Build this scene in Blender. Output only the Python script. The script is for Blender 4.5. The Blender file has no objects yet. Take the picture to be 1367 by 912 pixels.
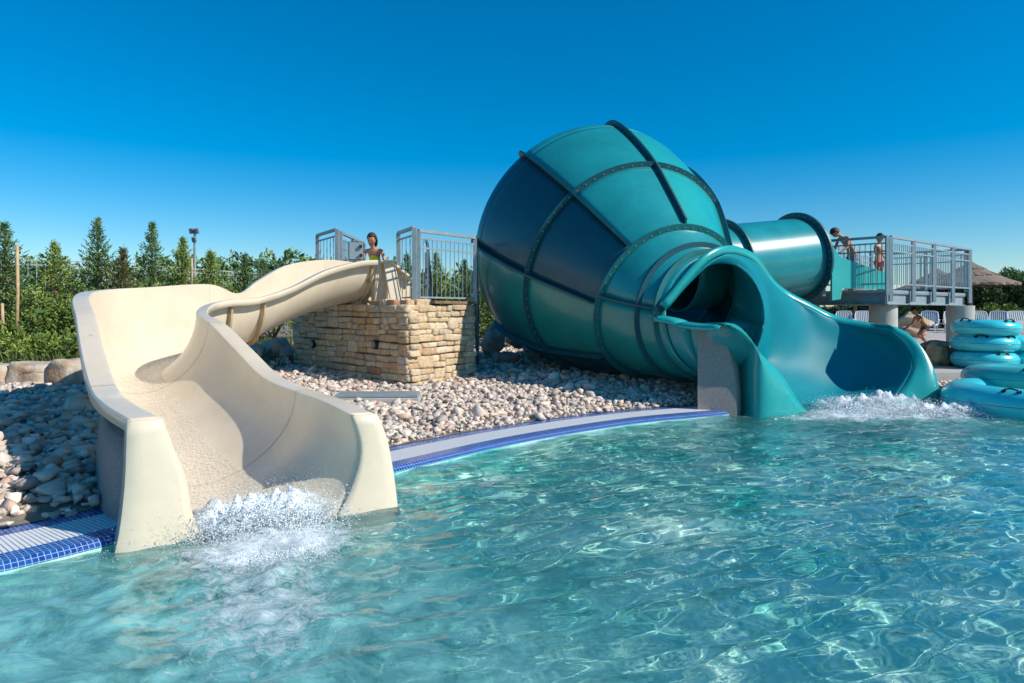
import bpy, bmesh, math, random
import numpy as np
from mathutils import Vector, Matrix, noise
R = math.radians
random.seed(7)
rng = np.random.default_rng(7)
sc = bpy.context.scene
COL = sc.collection
F, HY, CXP, H = 911.0, 415.0, 683.5, 1.6


def P(px, py, Y):                       # photograph pixel and depth -> point of the place
    return Vector(((px - CXP) / F * Y, Y, H - (py - HY) / F * Y))


# ------------------------------------------------------------------ materials
def mat(name, color, rough=.6, metal=0., var=0., vscale=4., bump=0., bscale=30., attr=False, spec=.5, trans=0., coat=0., detail=4., color2=None, sss=0.):
    m = bpy.data.materials.new(name)
    m.use_nodes = True
    nt = m.node_tree
    b = nt.nodes['Principled BSDF']
    b.inputs['Base Color'].default_value = (*color, 1)
    b.inputs['Roughness'].default_value = rough
    b.inputs['Metallic'].default_value = metal
    b.inputs['Specular IOR Level'].default_value = spec
    b.inputs['Transmission Weight'].default_value = trans
    b.inputs['Coat Weight'].default_value = coat
    b.inputs['Coat Roughness'].default_value = .08
    tc = nt.nodes.new('ShaderNodeTexCoord')
    src = None
    if var or color2:
        n = nt.nodes.new('ShaderNodeTexNoise')
        n.inputs['Scale'].default_value = vscale
        n.inputs['Detail'].default_value = detail
        n.inputs['Roughness'].default_value = .65
        nt.links.new(tc.outputs['Object'], n.inputs['Vector'])
        r = nt.nodes.new('ShaderNodeValToRGB')
        r.color_ramp.elements[0].position = .32
        r.color_ramp.elements[1].position = .68
        c2 = color2 if color2 else tuple(min(1, c * (1 + var)) for c in color)
        c1 = color if color2 else tuple(c * (1 - var) for c in color)
        r.color_ramp.elements[0].color = (*c1, 1)
        r.color_ramp.elements[1].color = (*c2, 1)
        nt.links.new(n.outputs['Fac'], r.inputs['Fac'])
        src = r.outputs['Color']
    if attr:
        a = nt.nodes.new('ShaderNodeAttribute')
        a.attribute_name = 'tint'
        if src is None:
            src = a.outputs['Color']
        else:
            mx = nt.nodes.new('ShaderNodeMix')
            mx.data_type = 'RGBA'
            mx.blend_type = 'MULTIPLY'
            mx.inputs['Factor'].default_value = 1
            nt.links.new(src, mx.inputs['A'])
            nt.links.new(a.outputs['Color'], mx.inputs['B'])
            src = mx.outputs['Result']
    if src is not None:
        nt.links.new(src, b.inputs['Base Color'])
    if bump:
        n2 = nt.nodes.new('ShaderNodeTexNoise')
        n2.inputs['Scale'].default_value = bscale
        n2.inputs['Detail'].default_value = 5
        nt.links.new(tc.outputs['Object'], n2.inputs['Vector'])
        bp = nt.nodes.new('ShaderNodeBump')
        bp.inputs['Strength'].default_value = bump
        bp.inputs['Distance'].default_value = .02
        nt.links.new(n2.outputs['Fac'], bp.inputs['Height'])
        nt.links.new(bp.outputs['Normal'], b.inputs['Normal'])
    return m


M = {}
M['cream'] = mat('cream_fibreglass', (.77, .65, .48), .30, var=.08, vscale=1.7, coat=.2, bump=.03, bscale=5)
M['cream_out'] = mat('cream_exterior', (.68, .54, .36), .5, var=.10, vscale=3)
M['cream_flange'] = mat('cream_flange', (.55, .42, .25), .55, var=.15, vscale=6)
M['teal'] = mat('teal_fibreglass', (.012, .26, .28), .30, var=.13, vscale=1.6, coat=.35, bump=.04, bscale=3)
M['teal_g'] = mat('green_teal_fibreglass', (.012, .245, .23), .32, var=.13, vscale=1.6, coat=.35, bump=.04, bscale=3)
M['teal_l'] = mat('light_and_sunlit_teal', (.015, .36, .345), .28, var=.09, vscale=1.6, coat=.35, bump=.03, bscale=3)  # sunlight put into one funnel sector's colour; plain light teal on rims
M['navy'] = mat('navy_fibreglass', (.004, .078, .112), .36, var=.10, vscale=1.6, coat=.2, bump=.04, bscale=3)
M['teal_in'] = mat('blue_teal_inside', (.004, .215, .265), .45, var=.08, vscale=1.2, spec=.12)  # inside of the exit channel, darker and bluer than the outer shell
M['flange'] = mat('dark_teal_flange', (.008, .085, .11), .45, var=.12, vscale=5)
M['flange_t'] = mat('teal_flange', (.012, .15, .16), .4, var=.12, vscale=5)
M['bolt'] = mat('zinc_bolt', (.24, .34, .34), .4)
M['steel'] = mat('galvanised_steel', (.30, .36, .38), .5, metal=.25, var=.12, vscale=8)
M['steel_d'] = mat('dark_galvanised_steel', (.20, .25, .28), .55, metal=.2, var=.15, vscale=6)
M['concrete'] = mat('pale_concrete', (.48, .46, .42), .85, var=.12, vscale=3, bump=.25, bscale=40)
M['pebblecrete'] = mat('pebble_concrete', (.25, .195, .175), .9, color2=(.52, .44, .40), vscale=90, bump=.8, bscale=110, detail=2)
M['stone'] = mat('limestone', (.82, .82, .82), .9, var=.22, vscale=14, bump=.9, bscale=38, attr=True)
M['rock'] = mat('rough_limestone', (.9, .88, .85), .92, var=.30, vscale=5, bump=1.0, bscale=14, attr=True)
M['gravelm'] = mat('white_gravel', (1, 1, 1), .9, var=.16, vscale=22, bump=.6, bscale=50, attr=True)
M['joint'] = mat('wall_joint', (.24, .18, .12), .95, var=.3, vscale=20)
M['wood'] = mat('weathered_wood', (.24, .15, .09), .8, var=.3, vscale=10)
M['bamboo'] = mat('bamboo', (.55, .38, .20), .7, var=.25, vscale=12)
M['bark'] = mat('bark', (.13, .09, .06), .95, var=.3, vscale=15, bump=.6)
M['leaf'] = mat('conifer_leaf', (.9, .9, .9), .65, attr=True, spec=.3)
M['black'] = mat('black_rubber', (.012, .013, .016), .5)
M['white'] = mat('white_plastic', (.78, .78, .78), .4, var=.04)
M['ringm'] = mat('turquoise_vinyl', (.05, .62, .70), .3, coat=.35, var=.04, vscale=3)
M['ringg'] = mat('sea_green_vinyl', (.06, .46, .45), .32, coat=.3, var=.05, vscale=3)
M['thatch'] = mat('thatch', (.16, .115, .085), .95, color2=(.36, .28, .215), vscale=18, bump=1., bscale=60)
M['skin'] = mat('skin', (.50, .24, .14), .5, var=.08)
M['skin_t'] = mat('tanned_skin', (.42, .19, .10), .5, var=.08)
M['hair'] = mat('brown_hair', (.035, .018, .01), .6, var=.3, vscale=60)
M['yellow'] = mat('yellow_swimsuit', (.60, .68, .02), .6)
M['plaid'] = mat('patterned_shorts', (.05, .08, .16), .8, color2=(.35, .40, .45), vscale=22)
M['orange'] = mat('coral_shorts', (.85, .12, .07), .7)
M['grey_cloth'] = mat('dark_shorts', (.05, .07, .09), .8)
M['blacksuit'] = mat('black_rash_vest', (.015, .02, .03), .7)
M['white_d'] = mat('white_grate_plastic', (.80, .82, .84), .45)
M['channel'] = mat('channel_dark_blue', (.05, .07, .12), .8)  # even dark blue of the overflow channel
M['lamp_face'] = mat('lamp_lens', (.25, .30, .34), .15, coat=.5)
M['plate'] = mat('grey_plate', (.33, .38, .40), .5, metal=.2)


# ------------------------------------------------------------------ object helpers
def origin_of(o):
    v = Vector((0, 0, 0))
    while o is not None:
        v += o.location
        o = o.parent
    return v


def tag(o, label=None, cat=None, group=None, kind=None):
    if label: o['label'] = label
    if cat: o['category'] = cat
    if group: o['group'] = group
    if kind: o['kind'] = kind
    return o


def empty(name, loc, label, cat, group=None):
    o = bpy.data.objects.new(name, None)
    o.empty_display_size = .2
    COL.objects.link(o)
    o.location = loc
    return tag(o, label, cat, group)


def mk(name, vs, fs, m, parent=None, smooth=False, tint=None, uv=None, solid=None, auto=None):
    off = origin_of(parent) if parent else Vector((0, 0, 0))
    me = bpy.data.meshes.new(name)
    a = np.array([tuple(v) for v in vs], dtype=np.float64) if not isinstance(vs, np.ndarray) else vs
    a = a - np.array(off)
    me.from_pydata(a.tolist() if len(a) < 50000 else a.tolist(), [], fs if isinstance(fs, list) else fs.tolist())
    me.materials.append(m)
    if smooth:
        me.polygons.foreach_set('use_smooth', [True] * len(me.polygons))
    if tint is not None:
        ca = me.color_attributes.new('tint', 'FLOAT_COLOR', 'POINT')
        t = np.ones((len(a), 4), dtype=np.float32)
        t[:, :3] = tint
        ca.data.foreach_set('color', t.ravel())
    if uv is not None:
        ul = me.uv_layers.new(name='UVMap')
        li = np.zeros(len(me.loops), dtype=np.int32)
        me.loops.foreach_get('vertex_index', li)
        ul.data.foreach_set('uv', np.array(uv, dtype=np.float32)[li].ravel())
    me.update()
    o = bpy.data.objects.new(name, me)
    COL.objects.link(o)
    if parent: o.parent = parent
    if solid:
        s = o.modifiers.new('thickness', 'SOLIDIFY')
        s.thickness = abs(solid)
        s.offset = 1 if solid > 0 else -1
    if auto is not None:
        bm = bmesh.new(); bm.from_mesh(me)
        for e in bm.edges:
            if len(e.link_faces) == 2 and e.calc_face_angle(0) > auto: e.smooth = False
        bm.to_mesh(me); bm.free()
    return o


class MB:
    def __init__(s): s.v = []; s.f = []

    def add(s, vs, fs):
        n = len(s.v)
        s.v += [tuple(v) for v in vs]
        s.f += [tuple(i + n for i in f) for f in fs]
        return s

    def box(s, c, size, rot=0, mtx=None):
        x, y, z = (d / 2 for d in size)
        vs = [Vector((i * x, j * y, k * z)) for k in (-1, 1) for j in (-1, 1) for i in (-1, 1)]
        m = mtx if mtx is not None else Matrix.Rotation(rot, 3, 'Z')
        vs = [m @ v + Vector(c) for v in vs]
        return s.add(vs, [(0, 2, 3, 1), (4, 5, 7, 6), (0, 1, 5, 4), (2, 6, 7, 3), (0, 4, 6, 2), (1, 3, 7, 5)])

    def bar(s, a, b, w, h=None, up=(0, 0, 1)):              # square bar between two points
        a, b = Vector(a), Vector(b)
        h = h or w
        d = (b - a).normalized()
        u = Vector(up)
        if abs(d.dot(u)) > .99: u = Vector((1, 0, 0)) if abs(up[2]) else Vector((0, 0, 1))
        r = d.cross(u).normalized(); u = r.cross(d)
        vs = [p + r * (i * w / 2) + u * (k * h / 2) for p in (a, b) for (i, k) in ((-1, -1), (1, -1), (1, 1), (-1, 1))]
        return s.add(vs, [(0, 1, 2, 3), (7, 6, 5, 4), (0, 4, 5, 1), (1, 5, 6, 2), (2, 6, 7, 3), (3, 7, 4, 0)])

    def tube(s, pts, rad, n=8, cap=True):
        pts = [Vector(p) for p in pts]
        rs = rad if hasattr(rad, '__len__') else [rad] * len(pts)
        vs = []; fs = []
        pr = None
        for i, p in enumerate(pts):
            d = (pts[min(i + 1, len(pts) - 1)] - pts[max(i - 1, 0)]).normalized()
            u = Vector((0, 0, 1)) if abs(d.z) < .95 else Vector((1, 0, 0))
            r = d.cross(u).normalized()
            if pr is not None and r.dot(pr) < 0: r = -r
            pr = r
            u = r.cross(d)
            for k in range(n):
                a = 2 * math.pi * k / n
                vs.append(p + (r * math.cos(a) + u * math.sin(a)) * rs[i])
        for i in range(len(pts) - 1):
            for k in range(n):
                fs.append((i * n + k, i * n + (k + 1) % n, (i + 1) * n + (k + 1) % n, (i + 1) * n + k))
        if cap:
            fs.append(tuple(range(n))[::-1]); fs.append(tuple((len(pts) - 1) * n + k for k in range(n)))
        return s.add(vs, fs)

    def build(s, name, m, parent=None, smooth=False, **k):
        return mk(name, s.v, s.f, m, parent, smooth, **k)


def bevel(o, w, seg=2):
    b = o.modifiers.new('bevel', 'BEVEL'); b.width = w; b.segments = seg; b.limit_method = 'ANGLE'
    return o


def copy_tree(o, parent=None):
    c = o.copy(); COL.objects.link(c); c.parent = parent
    for ch in list(o.children): copy_tree(ch, c)
    return c


def crom(pts, sub, closed=False):
    pts = [np.array(p, dtype=float) for p in pts]
    n = len(pts); out = []
    rngi = range(n if closed else n - 1)
    for i in rngi:
        if closed: p0, p1, p2, p3 = pts[(i - 1) % n], pts[i], pts[(i + 1) % n], pts[(i + 2) % n]
        else:
            p1, p2 = pts[i], pts[i + 1]
            p0 = pts[i - 1] if i else 2 * p1 - p2
            p3 = pts[i + 2] if i + 2 < n else 2 * p2 - p1
        for k in range(sub):
            t = k / sub
            out.append(.5 * ((2 * p1) + (-p0 + p2) * t + (2 * p0 - 5 * p1 + 4 * p2 - p3) * t * t + (-p0 + 3 * p1 - 3 * p2 + p3) * t ** 3))
    if not closed: out.append(pts[-1])
    return out


def resample(pts, n):
    pts = np.array([tuple(p) for p in pts], dtype=float)
    d = np.r_[0, np.cumsum(np.linalg.norm(np.diff(pts, axis=0), axis=1))]
    t = np.linspace(0, d[-1], n)
    return np.stack([np.interp(t, d, pts[:, k]) for k in range(pts.shape[1])], 1)


def loft(name, rows, m, parent=None, closed=False, solid=None, smooth=True, flip=False, auto=None):
    n = len(rows[0]); vs = [tuple(p) for r in rows for p in r]; fs = []
    for i in range(len(rows) - 1):
        for k in range(n if closed else n - 1):
            q = (i * n + k, i * n + (k + 1) % n, (i + 1) * n + (k + 1) % n, (i + 1) * n + k)
            fs.append(q[::-1] if flip else q)
    return mk(name, vs, fs, m, parent, smooth, solid=solid, auto=auto)


# ------------------------------------------------------------------ camera, light, sky
cam = bpy.data.cameras.new('camera'); co = bpy.data.objects.new('camera', cam); COL.objects.link(co)
co.location = (0, 0, H); co.rotation_euler = (R(90), 0, 0)
cam.sensor_width = 36; cam.lens = 36 * F / 1367; cam.shift_y = -(456 - HY) / 1367
cam.clip_end = 5000; cam.clip_start = .05
sc.camera = co
EL, AZX, AZY = 37, .93, -.36
sd = Vector((AZX, AZY, 0)).normalized() * math.cos(R(EL)); sd.z = math.sin(R(EL))
L = bpy.data.lights.new('sun', 'SUN'); L.energy = 4.2; L.angle = R(.5); L.color = (1, .94, .84)
lo = bpy.data.objects.new('sun', L); COL.objects.link(lo); lo.rotation_euler = sd.to_track_quat('Z', 'Y').to_euler()
L.cycles.is_caustics_light = True
w = bpy.data.worlds.new('World'); sc.world = w; w.use_nodes = True
nt = w.node_tree; bg = nt.nodes['Background']
sky = nt.nodes.new('ShaderNodeTexSky'); sky.sky_type = 'NISHITA'; sky.sun_disc = False
sky.sun_elevation = R(EL); sky.sun_rotation = math.atan2(sd.x, sd.y)
sky.air_density = 1.1; sky.dust_density = 0; sky.ozone_density = 7; sky.altitude = 0
hs = nt.nodes.new('ShaderNodeHueSaturation'); hs.inputs['Saturation'].default_value = 1.42; hs.inputs['Hue'].default_value = .493
hs.inputs['Value'].default_value = .74
nt.links.new(sky.outputs[0], hs.inputs['Color']); nt.links.new(hs.outputs[0], bg.inputs[0])
bg.inputs[1].default_value = .15
sc.view_settings.view_transform = 'Standard'; sc.view_settings.look = 'None'; sc.view_settings.gamma = 1
sc.view_settings.exposure = .22
sc.cycles.use_denoising = True
sc.cycles.max_bounces = 10; sc.cycles.transparent_max_bounces = 16; sc.cycles.transmission_bounces = 8
sc.cycles.sample_clamp_indirect = 14; sc.cycles.blur_glossy = .5

# ------------------------------------------------------------------ pool outline and terrain
PC = np.array([4., 3.])
edge_pts = [(3.40, 10.60), (3.9, 11.6), (5.0, 12.9), (6.7, 13.1), (7.55, 12.35), (9, 12.45), (12, 12.8), (17, 11.5), (20, 6), (19, -1), (14, -6), (6, -8), (-2, -6.5),
            (-6, -2.8), (-6.6, .2), (-5.2, 2.1), (-3.95, 3.38), (-3.12, 4.2), (-2.62, 4.85), (-2.0, 5.7), (-1.22, 6.68), (.15, 8.3), (1.78, 9.68)]
edge = np.array(crom(edge_pts, 24, closed=True))
ang = np.unwrap(np.arctan2(edge[:, 1] - PC[1], edge[:, 0] - PC[0]))
rad = np.hypot(edge[:, 0] - PC[0], edge[:, 1] - PC[1])
ang_m = np.mod(ang, 2 * np.pi); o_ = np.argsort(ang_m); ang_s, rad_s = ang_m[o_], rad[o_]


def edge_r(x, y):
    a = np.mod(np.arctan2(y - PC[1], x - PC[0]), 2 * np.pi)
    return np.interp(a, ang_s, rad_s, period=2 * np.pi)


def sst(a, b, x):
    t = np.clip((x - a) / (b - a), 0, 1); return t * t * (3 - 2 * t)


def ground(x, y):
    x = np.asarray(x, float); y = np.asarray(y, float)
    d = np.maximum(0, (np.hypot(x - PC[0], y - PC[1]) - edge_r(x, y)) * .92 - .72)
    rt = sst(6.6, 7.4, x)
    z = .07 + .14 * (1 - np.exp(-d * 1.5)) * (1 - rt * .6) + .033 * np.minimum(d, 12) * (1 - rt)
    z = z + .27 * sst(10.9, 11.1, y) * (1 - sst(-5.2, -4.6, x))
    z = z + .58 * sst(15.9, 16.2, y) * rt
    return z


def gz(x, y): return float(ground(x, y))


def offset_ring(d):
    t = np.roll(edge, -1, 0) - np.roll(edge, 1, 0); t /= np.linalg.norm(t, axis=1)[:, None]
    n = np.stack([t[:, 1], -t[:, 0]], 1)
    c = edge - PC
    s = np.sign((n * c).sum(1)).mean()
    return edge + n * (s if s else 1) * d


BAND = .74
NE = len(edge)
arc = np.r_[0, np.cumsum(np.linalg.norm(np.diff(np.r_[edge, edge[:1]], axis=0), axis=1))]


UP = np.array([(-2.45, 4.62), (-1.35, 5.45), (-1.75, 6.0), (-2.1, 6.5), (-2.5, 7.0), (-3.6, 6.3), (-3.15, 5.7), (-2.72, 5.05)])


def under(x, y):                         # the plan area below the mouth of the cream slide
    ins_ = False; n = len(UP); j = n - 1
    for i in range(n):
        xi, yi = UP[i]; xj, yj = UP[j]
        if (yi > y) != (yj > y) and x < (xj - xi) * (y - yi) / (yj - yi) + xi: ins_ = not ins_
        j = i
    return ins_


def strip(name, offs, zs, m, parent=None, smooth=False):
    vs = []; uv = []; fs = []
    for j, (d, z) in enumerate(zip(offs, zs)):
        rg = offset_ring(d); rg = np.r_[rg, rg[:1]]
        v0 = sum(math.hypot(offs[i + 1] - offs[i], zs[i + 1] - zs[i]) for i in range(j))
        for i, p in enumerate(rg): vs.append((p[0], p[1], z)); uv.append((arc[i], v0))
    n = NE + 1
    for j in range(len(offs) - 1):
        for i in range(NE):
            if under(*vs[j * n + i][:2]) and under(*vs[(j + 1) * n + i + 1][:2]): continue
            fs.append((j * n + i, j * n + i + 1, (j + 1) * n + i + 1, (j + 1) * n + i))
    return mk(name, vs, fs, m, parent, smooth, uv=uv)


def mosaic(name, c1, c2, grout, size=.05):
    m = bpy.data.materials.new(name); m.use_nodes = True; nt = m.node_tree; b = nt.nodes['Principled BSDF']
    u = nt.nodes.new('ShaderNodeUVMap'); br = nt.nodes.new('ShaderNodeTexBrick')
    br.offset = 0; br.squash = 1
    br.inputs['Color1'].default_value = (*c1, 1); br.inputs['Color2'].default_value = (*c2, 1); br.inputs['Mortar'].default_value = (*grout, 1)
    br.inputs['Scale'].default_value = 1; br.inputs['Brick Width'].default_value = size; br.inputs['Row Height'].default_value = size
    br.inputs['Mortar Size'].default_value = size * .07; br.inputs['Mortar Smooth'].default_value = .2; br.inputs['Bias'].default_value = 0
    nt.links.new(u.outputs[0], br.inputs['Vector']); nt.links.new(br.outputs['Color'], b.inputs['Base Color'])
    b.inputs['Roughness'].default_value = .18
    bp = nt.nodes.new('ShaderNodeBump'); bp.inputs['Strength'].default_value = .5; bp.inputs['Distance'].default_value = .004; bp.invert = True
    nt.links.new(br.outputs['Fac'], bp.inputs['Height']); nt.links.new(bp.outputs['Normal'], b.inputs['Normal'])
    return m


M['tile'] = mosaic('blue_mosaic', (.008, .05, .27), (.015, .11, .40), (.36, .46, .64), .036)
M['tile_w'] = mosaic('pool_wall_mosaic', (.02, .22, .40), (.08, .34, .42), (.45, .6, .6))

# coping: mosaic nosing, overflow channel, outer mosaic band
strip('pool_coping', [-.01, -.01, .03, .19], [-.10, .02, .052, .058], M['tile']).__setitem__('kind', 'structure')
ob = strip('outer_coping', [.60, BAND + .03], [.060, .066], M['tile']); ob['kind'] = 'structure'
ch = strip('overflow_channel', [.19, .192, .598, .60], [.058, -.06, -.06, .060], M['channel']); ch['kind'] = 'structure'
# grate slats
g = MB()
r0, r1, rm = offset_ring(.194), offset_ring(.596), offset_ring(.395)
step = .033
L_tot = arc[-1]
for t in np.arange(0, L_tot, step):
    i = int(np.searchsorted(arc, t, side='right') - 1) % NE; f = (t - arc[i]) / (arc[i + 1] - arc[i]); j = (i + 1) % NE
    a = r0[i] * (1 - f) + r0[j] * f; b = r1[i] * (1 - f) + r1[j] * f; c = (a + b) / 2
    if not (-7 < c[0] < 13 and c[1] > 1.5) or under(*c): continue
    g.bar((a[0], a[1], .052), (b[0], b[1], .052), .022, .014)
ids = [i for i in range(NE) if -7 < edge[i][0] < 13 and edge[i][1] > 1.5]
for rr in (offset_ring(.30), offset_ring(.49)):
    for i in ids:
        p, q = rr[i], rr[(i + 1) % NE]
        if under(*p): continue
        g.bar((p[0], p[1], .044), (q[0], q[1], .044), .02, .012)
tag(g.build('overflow_grate', M['white_d']), 'white slatted overflow grate running between the blue mosaic bands of the pool edge', 'grate')

# ground sheet
ring0 = offset_ring(BAND)
dirs = ring0 - PC; dirs /= np.linalg.norm(dirs, axis=1)[:, None]
offs = [0, .15, .3, .5, .7, 1, 1.3, 1.7, 2, 2.3, 2.6, 3, 3.5, 4, 4.5, 5, 5.5, 6, 6.5, 7, 7.5, 8, 9, 10, 12, 15, 20, 35, 80, 250, 900, 3000]
vs = []
for d in offs:
    p = ring0 + dirs * d
    z = ground(p[:, 0], p[:, 1])
    for (x, y), zz in zip(p, z): vs.append((x, y, zz))
fs = [(j * NE + i, j * NE + (i + 1) % NE, (j + 1) * NE + (i + 1) % NE, (j + 1) * NE + i) for j in range(len(offs) - 1) for i in range(NE)]
fs = [f for f in fs if not (under(*vs[f[0]][:2]) and under(*vs[f[2]][:2]))]
mg = mat('dry_ground', (.13, .105, .08), .95, color2=(.30, .25, .19), vscale=3, bump=.8, bscale=25)
go = mk('ground', vs, fs, mg, smooth=True); go['kind'] = 'structure'

# pool basin
fl = bpy.data.materials.new('teal_floor_ripple_light'); fl.use_nodes = True; nt = fl.node_tree; b = nt.nodes['Principled BSDF']
tc = nt.nodes.new('ShaderNodeTexCoord')
n1 = nt.nodes.new('ShaderNodeTexNoise'); n1.inputs['Scale'].default_value = 1.1; n1.inputs['Detail'].default_value = 3
vo = nt.nodes.new('ShaderNodeTexVoronoi'); vo.inputs['Scale'].default_value = 18
r1_ = nt.nodes.new('ShaderNodeValToRGB'); e = r1_.color_ramp.elements
e[0].position = .30; e[0].color = (.045, .54, .46, 1); e[1].position = .75; e[1].color = (.78, .96, .82, 1)  # teal floor; its pale and dark mottle paints in rippled light contrast
mx = nt.nodes.new('ShaderNodeMix'); mx.data_type = 'RGBA'; mx.blend_type = 'OVERLAY'; mx.inputs['Factor'].default_value = .35
nt.links.new(tc.outputs['Object'], n1.inputs['Vector']); nt.links.new(tc.outputs['Object'], vo.inputs['Vector'])
nt.links.new(n1.outputs['Fac'], r1_.inputs['Fac']); nt.links.new(r1_.outputs['Color'], mx.inputs['A']); nt.links.new(vo.outputs['Distance'], mx.inputs['B'])
nt.links.new(mx.outputs['Result'], b.inputs['Base Color']); b.inputs['Roughness'].default_value = .7
POOLZ = -.85
ins = [-.012, -.012, -.45]
vs = []
for d, z in zip(ins, (.0, POOLZ + .25, POOLZ)):
    for p in offset_ring(d): vs.append((p[0], p[1], z))
vs.append((PC[0], PC[1], POOLZ))
fs = [(j * NE + i, j * NE + (i + 1) % NE, (j + 1) * NE + (i + 1) % NE, (j + 1) * NE + i) for j in range(2) for i in range(NE)]
fs += [(2 * NE + i, 2 * NE + (i + 1) % NE, 3 * NE) for i in range(NE)]
fs = [f for f in fs if not (vs[f[0]][2] > -.1 and under(*vs[f[0]][:2]))]
po = mk('pool_basin', vs, fs, fl, smooth=False); po['kind'] = 'structure'
po.cycles.is_caustics_receiver = True


def wave(x, y):
    ca, sa = math.cos(-.5), math.sin(-.5)
    u, v = (x * ca - y * sa) * 1.08, (x * sa + y * ca) * 1.38
    a = noise.noise_vector(Vector((x * .6, y * .6, 3)))
    u += a.x * .4; v += a.y * .4
    h = .024 * noise.noise(Vector((u * 1.1, v * 1.9, 0)))
    h += .0160 * noise.noise(Vector((u * 3.0, v * 5.0, 5)))
    h += .0044 * noise.noise(Vector((u * 6.0, v * 10., 9)))
    e1 = math.exp(-((x + 1.5) ** 2 + (y - 4.1) ** 2) / .9)
    e2 = math.exp(-(((x - 5.6) / 2) ** 2 + (y - 10.3) ** 2) / .8)
    e = e1 + e2
    if e > .01:
        h += e * (.05 * noise.noise(Vector((x * 3.2, y * 3.2, 20))) + .03 * noise.noise(Vector((x * 8, y * 8, 22))) + .015 * noise.noise(Vector((x * 19, y * 19, 25))))
    return h


xs = np.r_[np.linspace(-9, -4.2, 14)[:-1], np.arange(-4.2, 8.6, .032), np.linspace(8.6, 22, 60)]
ys = np.r_[np.linspace(-9, .8, 16)[:-1], np.arange(.8, 5, .018), np.arange(5, 12.8, .03), np.linspace(12.8, 14, 6)]
vs = []
for y in ys:
    fine = y > .7
    for x in xs:
        vs.append((x, y, wave(x, y) - .012))
vs = np.array(vs)
nx = len(xs)
er = edge_r(vs[:, 0], vs[:, 1]); inside = np.hypot(vs[:, 0] - PC[0], vs[:, 1] - PC[1]) < er + .03
near = np.nonzero(~inside & (vs[:, 0] < -1.2) & (vs[:, 0] > -3.7) & (vs[:, 1] > 4.5) & (vs[:, 1] < 6.0))[0]
for i in near:
    if under(vs[i, 0], vs[i, 1]): inside[i] = True
inside = inside.reshape(len(ys), nx)
fs = []
for j in range(len(ys) - 1):
    row = inside[j] | inside[j + 1]
    ok = np.nonzero(row[:-1] | row[1:])[0]
    b0 = j * nx
    fs += [(b0 + i, b0 + i + 1, b0 + nx + i + 1, b0 + nx + i) for i in ok.tolist()]
wm = bpy.data.materials.new('pool_water'); wm.use_nodes = True; b = wm.node_tree.nodes['Principled BSDF']
b.inputs['Transmission Weight'].default_value = 1; b.inputs['Roughness'].default_value = 0; b.inputs['IOR'].default_value = 1.33
b.inputs['Base Color'].default_value = (.90, 1, 1, 1)
def g2(x, y, cx, cy, sx, sy, rot=0):
    dx, dy = x - cx, y - cy; c, s = math.cos(rot), math.sin(rot); u, v = dx * c + dy * s, -dx * s + dy * c
    return np.exp(-(u / sx) ** 2 - (v / sy) ** 2)


X_, Y_ = vs[:, 0], vs[:, 1]
milk = np.clip(1.0 * g2(X_, Y_, -1.6, 3.0, 1.7, 1.7) + .6 * g2(X_, Y_, -3.1, 3.4, 1.2, 1.0), 0, .92) + np.clip(.75 * g2(X_, Y_, 6.4, 10.3, 2.6, 1.2), 0, .7)
milk[milk < .03] = 0
nt = wm.node_tree; outp = nt.nodes['Material Output']
mk_ = nt.nodes.new('ShaderNodeBsdfPrincipled'); mk_.inputs['Base Color'].default_value = (.22, .55, .52, 1); mk_.inputs['Roughness'].default_value = .07
ms = nt.nodes.new('ShaderNodeMixShader'); a = nt.nodes.new('ShaderNodeAttribute'); a.attribute_name = 'tint'; sep = nt.nodes.new('ShaderNodeSeparateColor')
tcn = nt.nodes.new('ShaderNodeTexCoord'); n3 = nt.nodes.new('ShaderNodeTexNoise'); n3.inputs['Scale'].default_value = 2.4; n3.inputs['Detail'].default_value = 9; n3.inputs['Roughness'].default_value = .68; n3.inputs['Distortion'].default_value = 1.6
mu = nt.nodes.new('ShaderNodeMath'); mu.operation = 'MULTIPLY'; rp = nt.nodes.new('ShaderNodeMapRange'); rp.inputs['From Min'].default_value = .30; rp.inputs['From Max'].default_value = .60
nt.links.new(tcn.outputs['Object'], n3.inputs['Vector']); nt.links.new(n3.outputs['Fac'], rp.inputs['Value']); nt.links.new(a.outputs['Color'], sep.inputs[0])
nt.links.new(sep.outputs[0], mu.inputs[0]); nt.links.new(rp.outputs[0], mu.inputs[1]); nt.links.new(mu.outputs[0], ms.inputs['Fac'])
mpn = nt.nodes.new('ShaderNodeMapping'); mpn.inputs['Rotation'].default_value = (0, 0, .5); mpn.inputs['Scale'].default_value = (6, 15, 1)
n4 = nt.nodes.new('ShaderNodeTexNoise'); n4.inputs['Scale'].default_value = 1.0; n4.inputs['Detail'].default_value = 3; n4.inputs['Distortion'].default_value = .8
bpw = nt.nodes.new('ShaderNodeBump'); bpw.inputs['Strength'].default_value = 1; bpw.inputs['Distance'].default_value = .012
nt.links.new(tcn.outputs['Object'], mpn.inputs['Vector']); nt.links.new(mpn.outputs[0], n4.inputs['Vector']); nt.links.new(n4.outputs['Fac'], bpw.inputs['Height'])
nt.links.new(bpw.outputs[0], mk_.inputs['Normal'])
nt.links.new(b.outputs[0], ms.inputs[1]); nt.links.new(mk_.outputs[0], ms.inputs[2]); nt.links.new(ms.outputs[0], outp.inputs['Surface'])
wo = mk('water', vs, fs, wm, smooth=True, tint=np.repeat(milk[:, None], 3, 1)); wo['kind'] = 'structure'
wo.cycles.is_caustics_caster = True
# ------------------------------------------------------------------ beige family slide
def vmap(O, e, t, z):
    return Vector((O[0] + e[0] * t, O[1] + e[1] * t, z))


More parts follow.
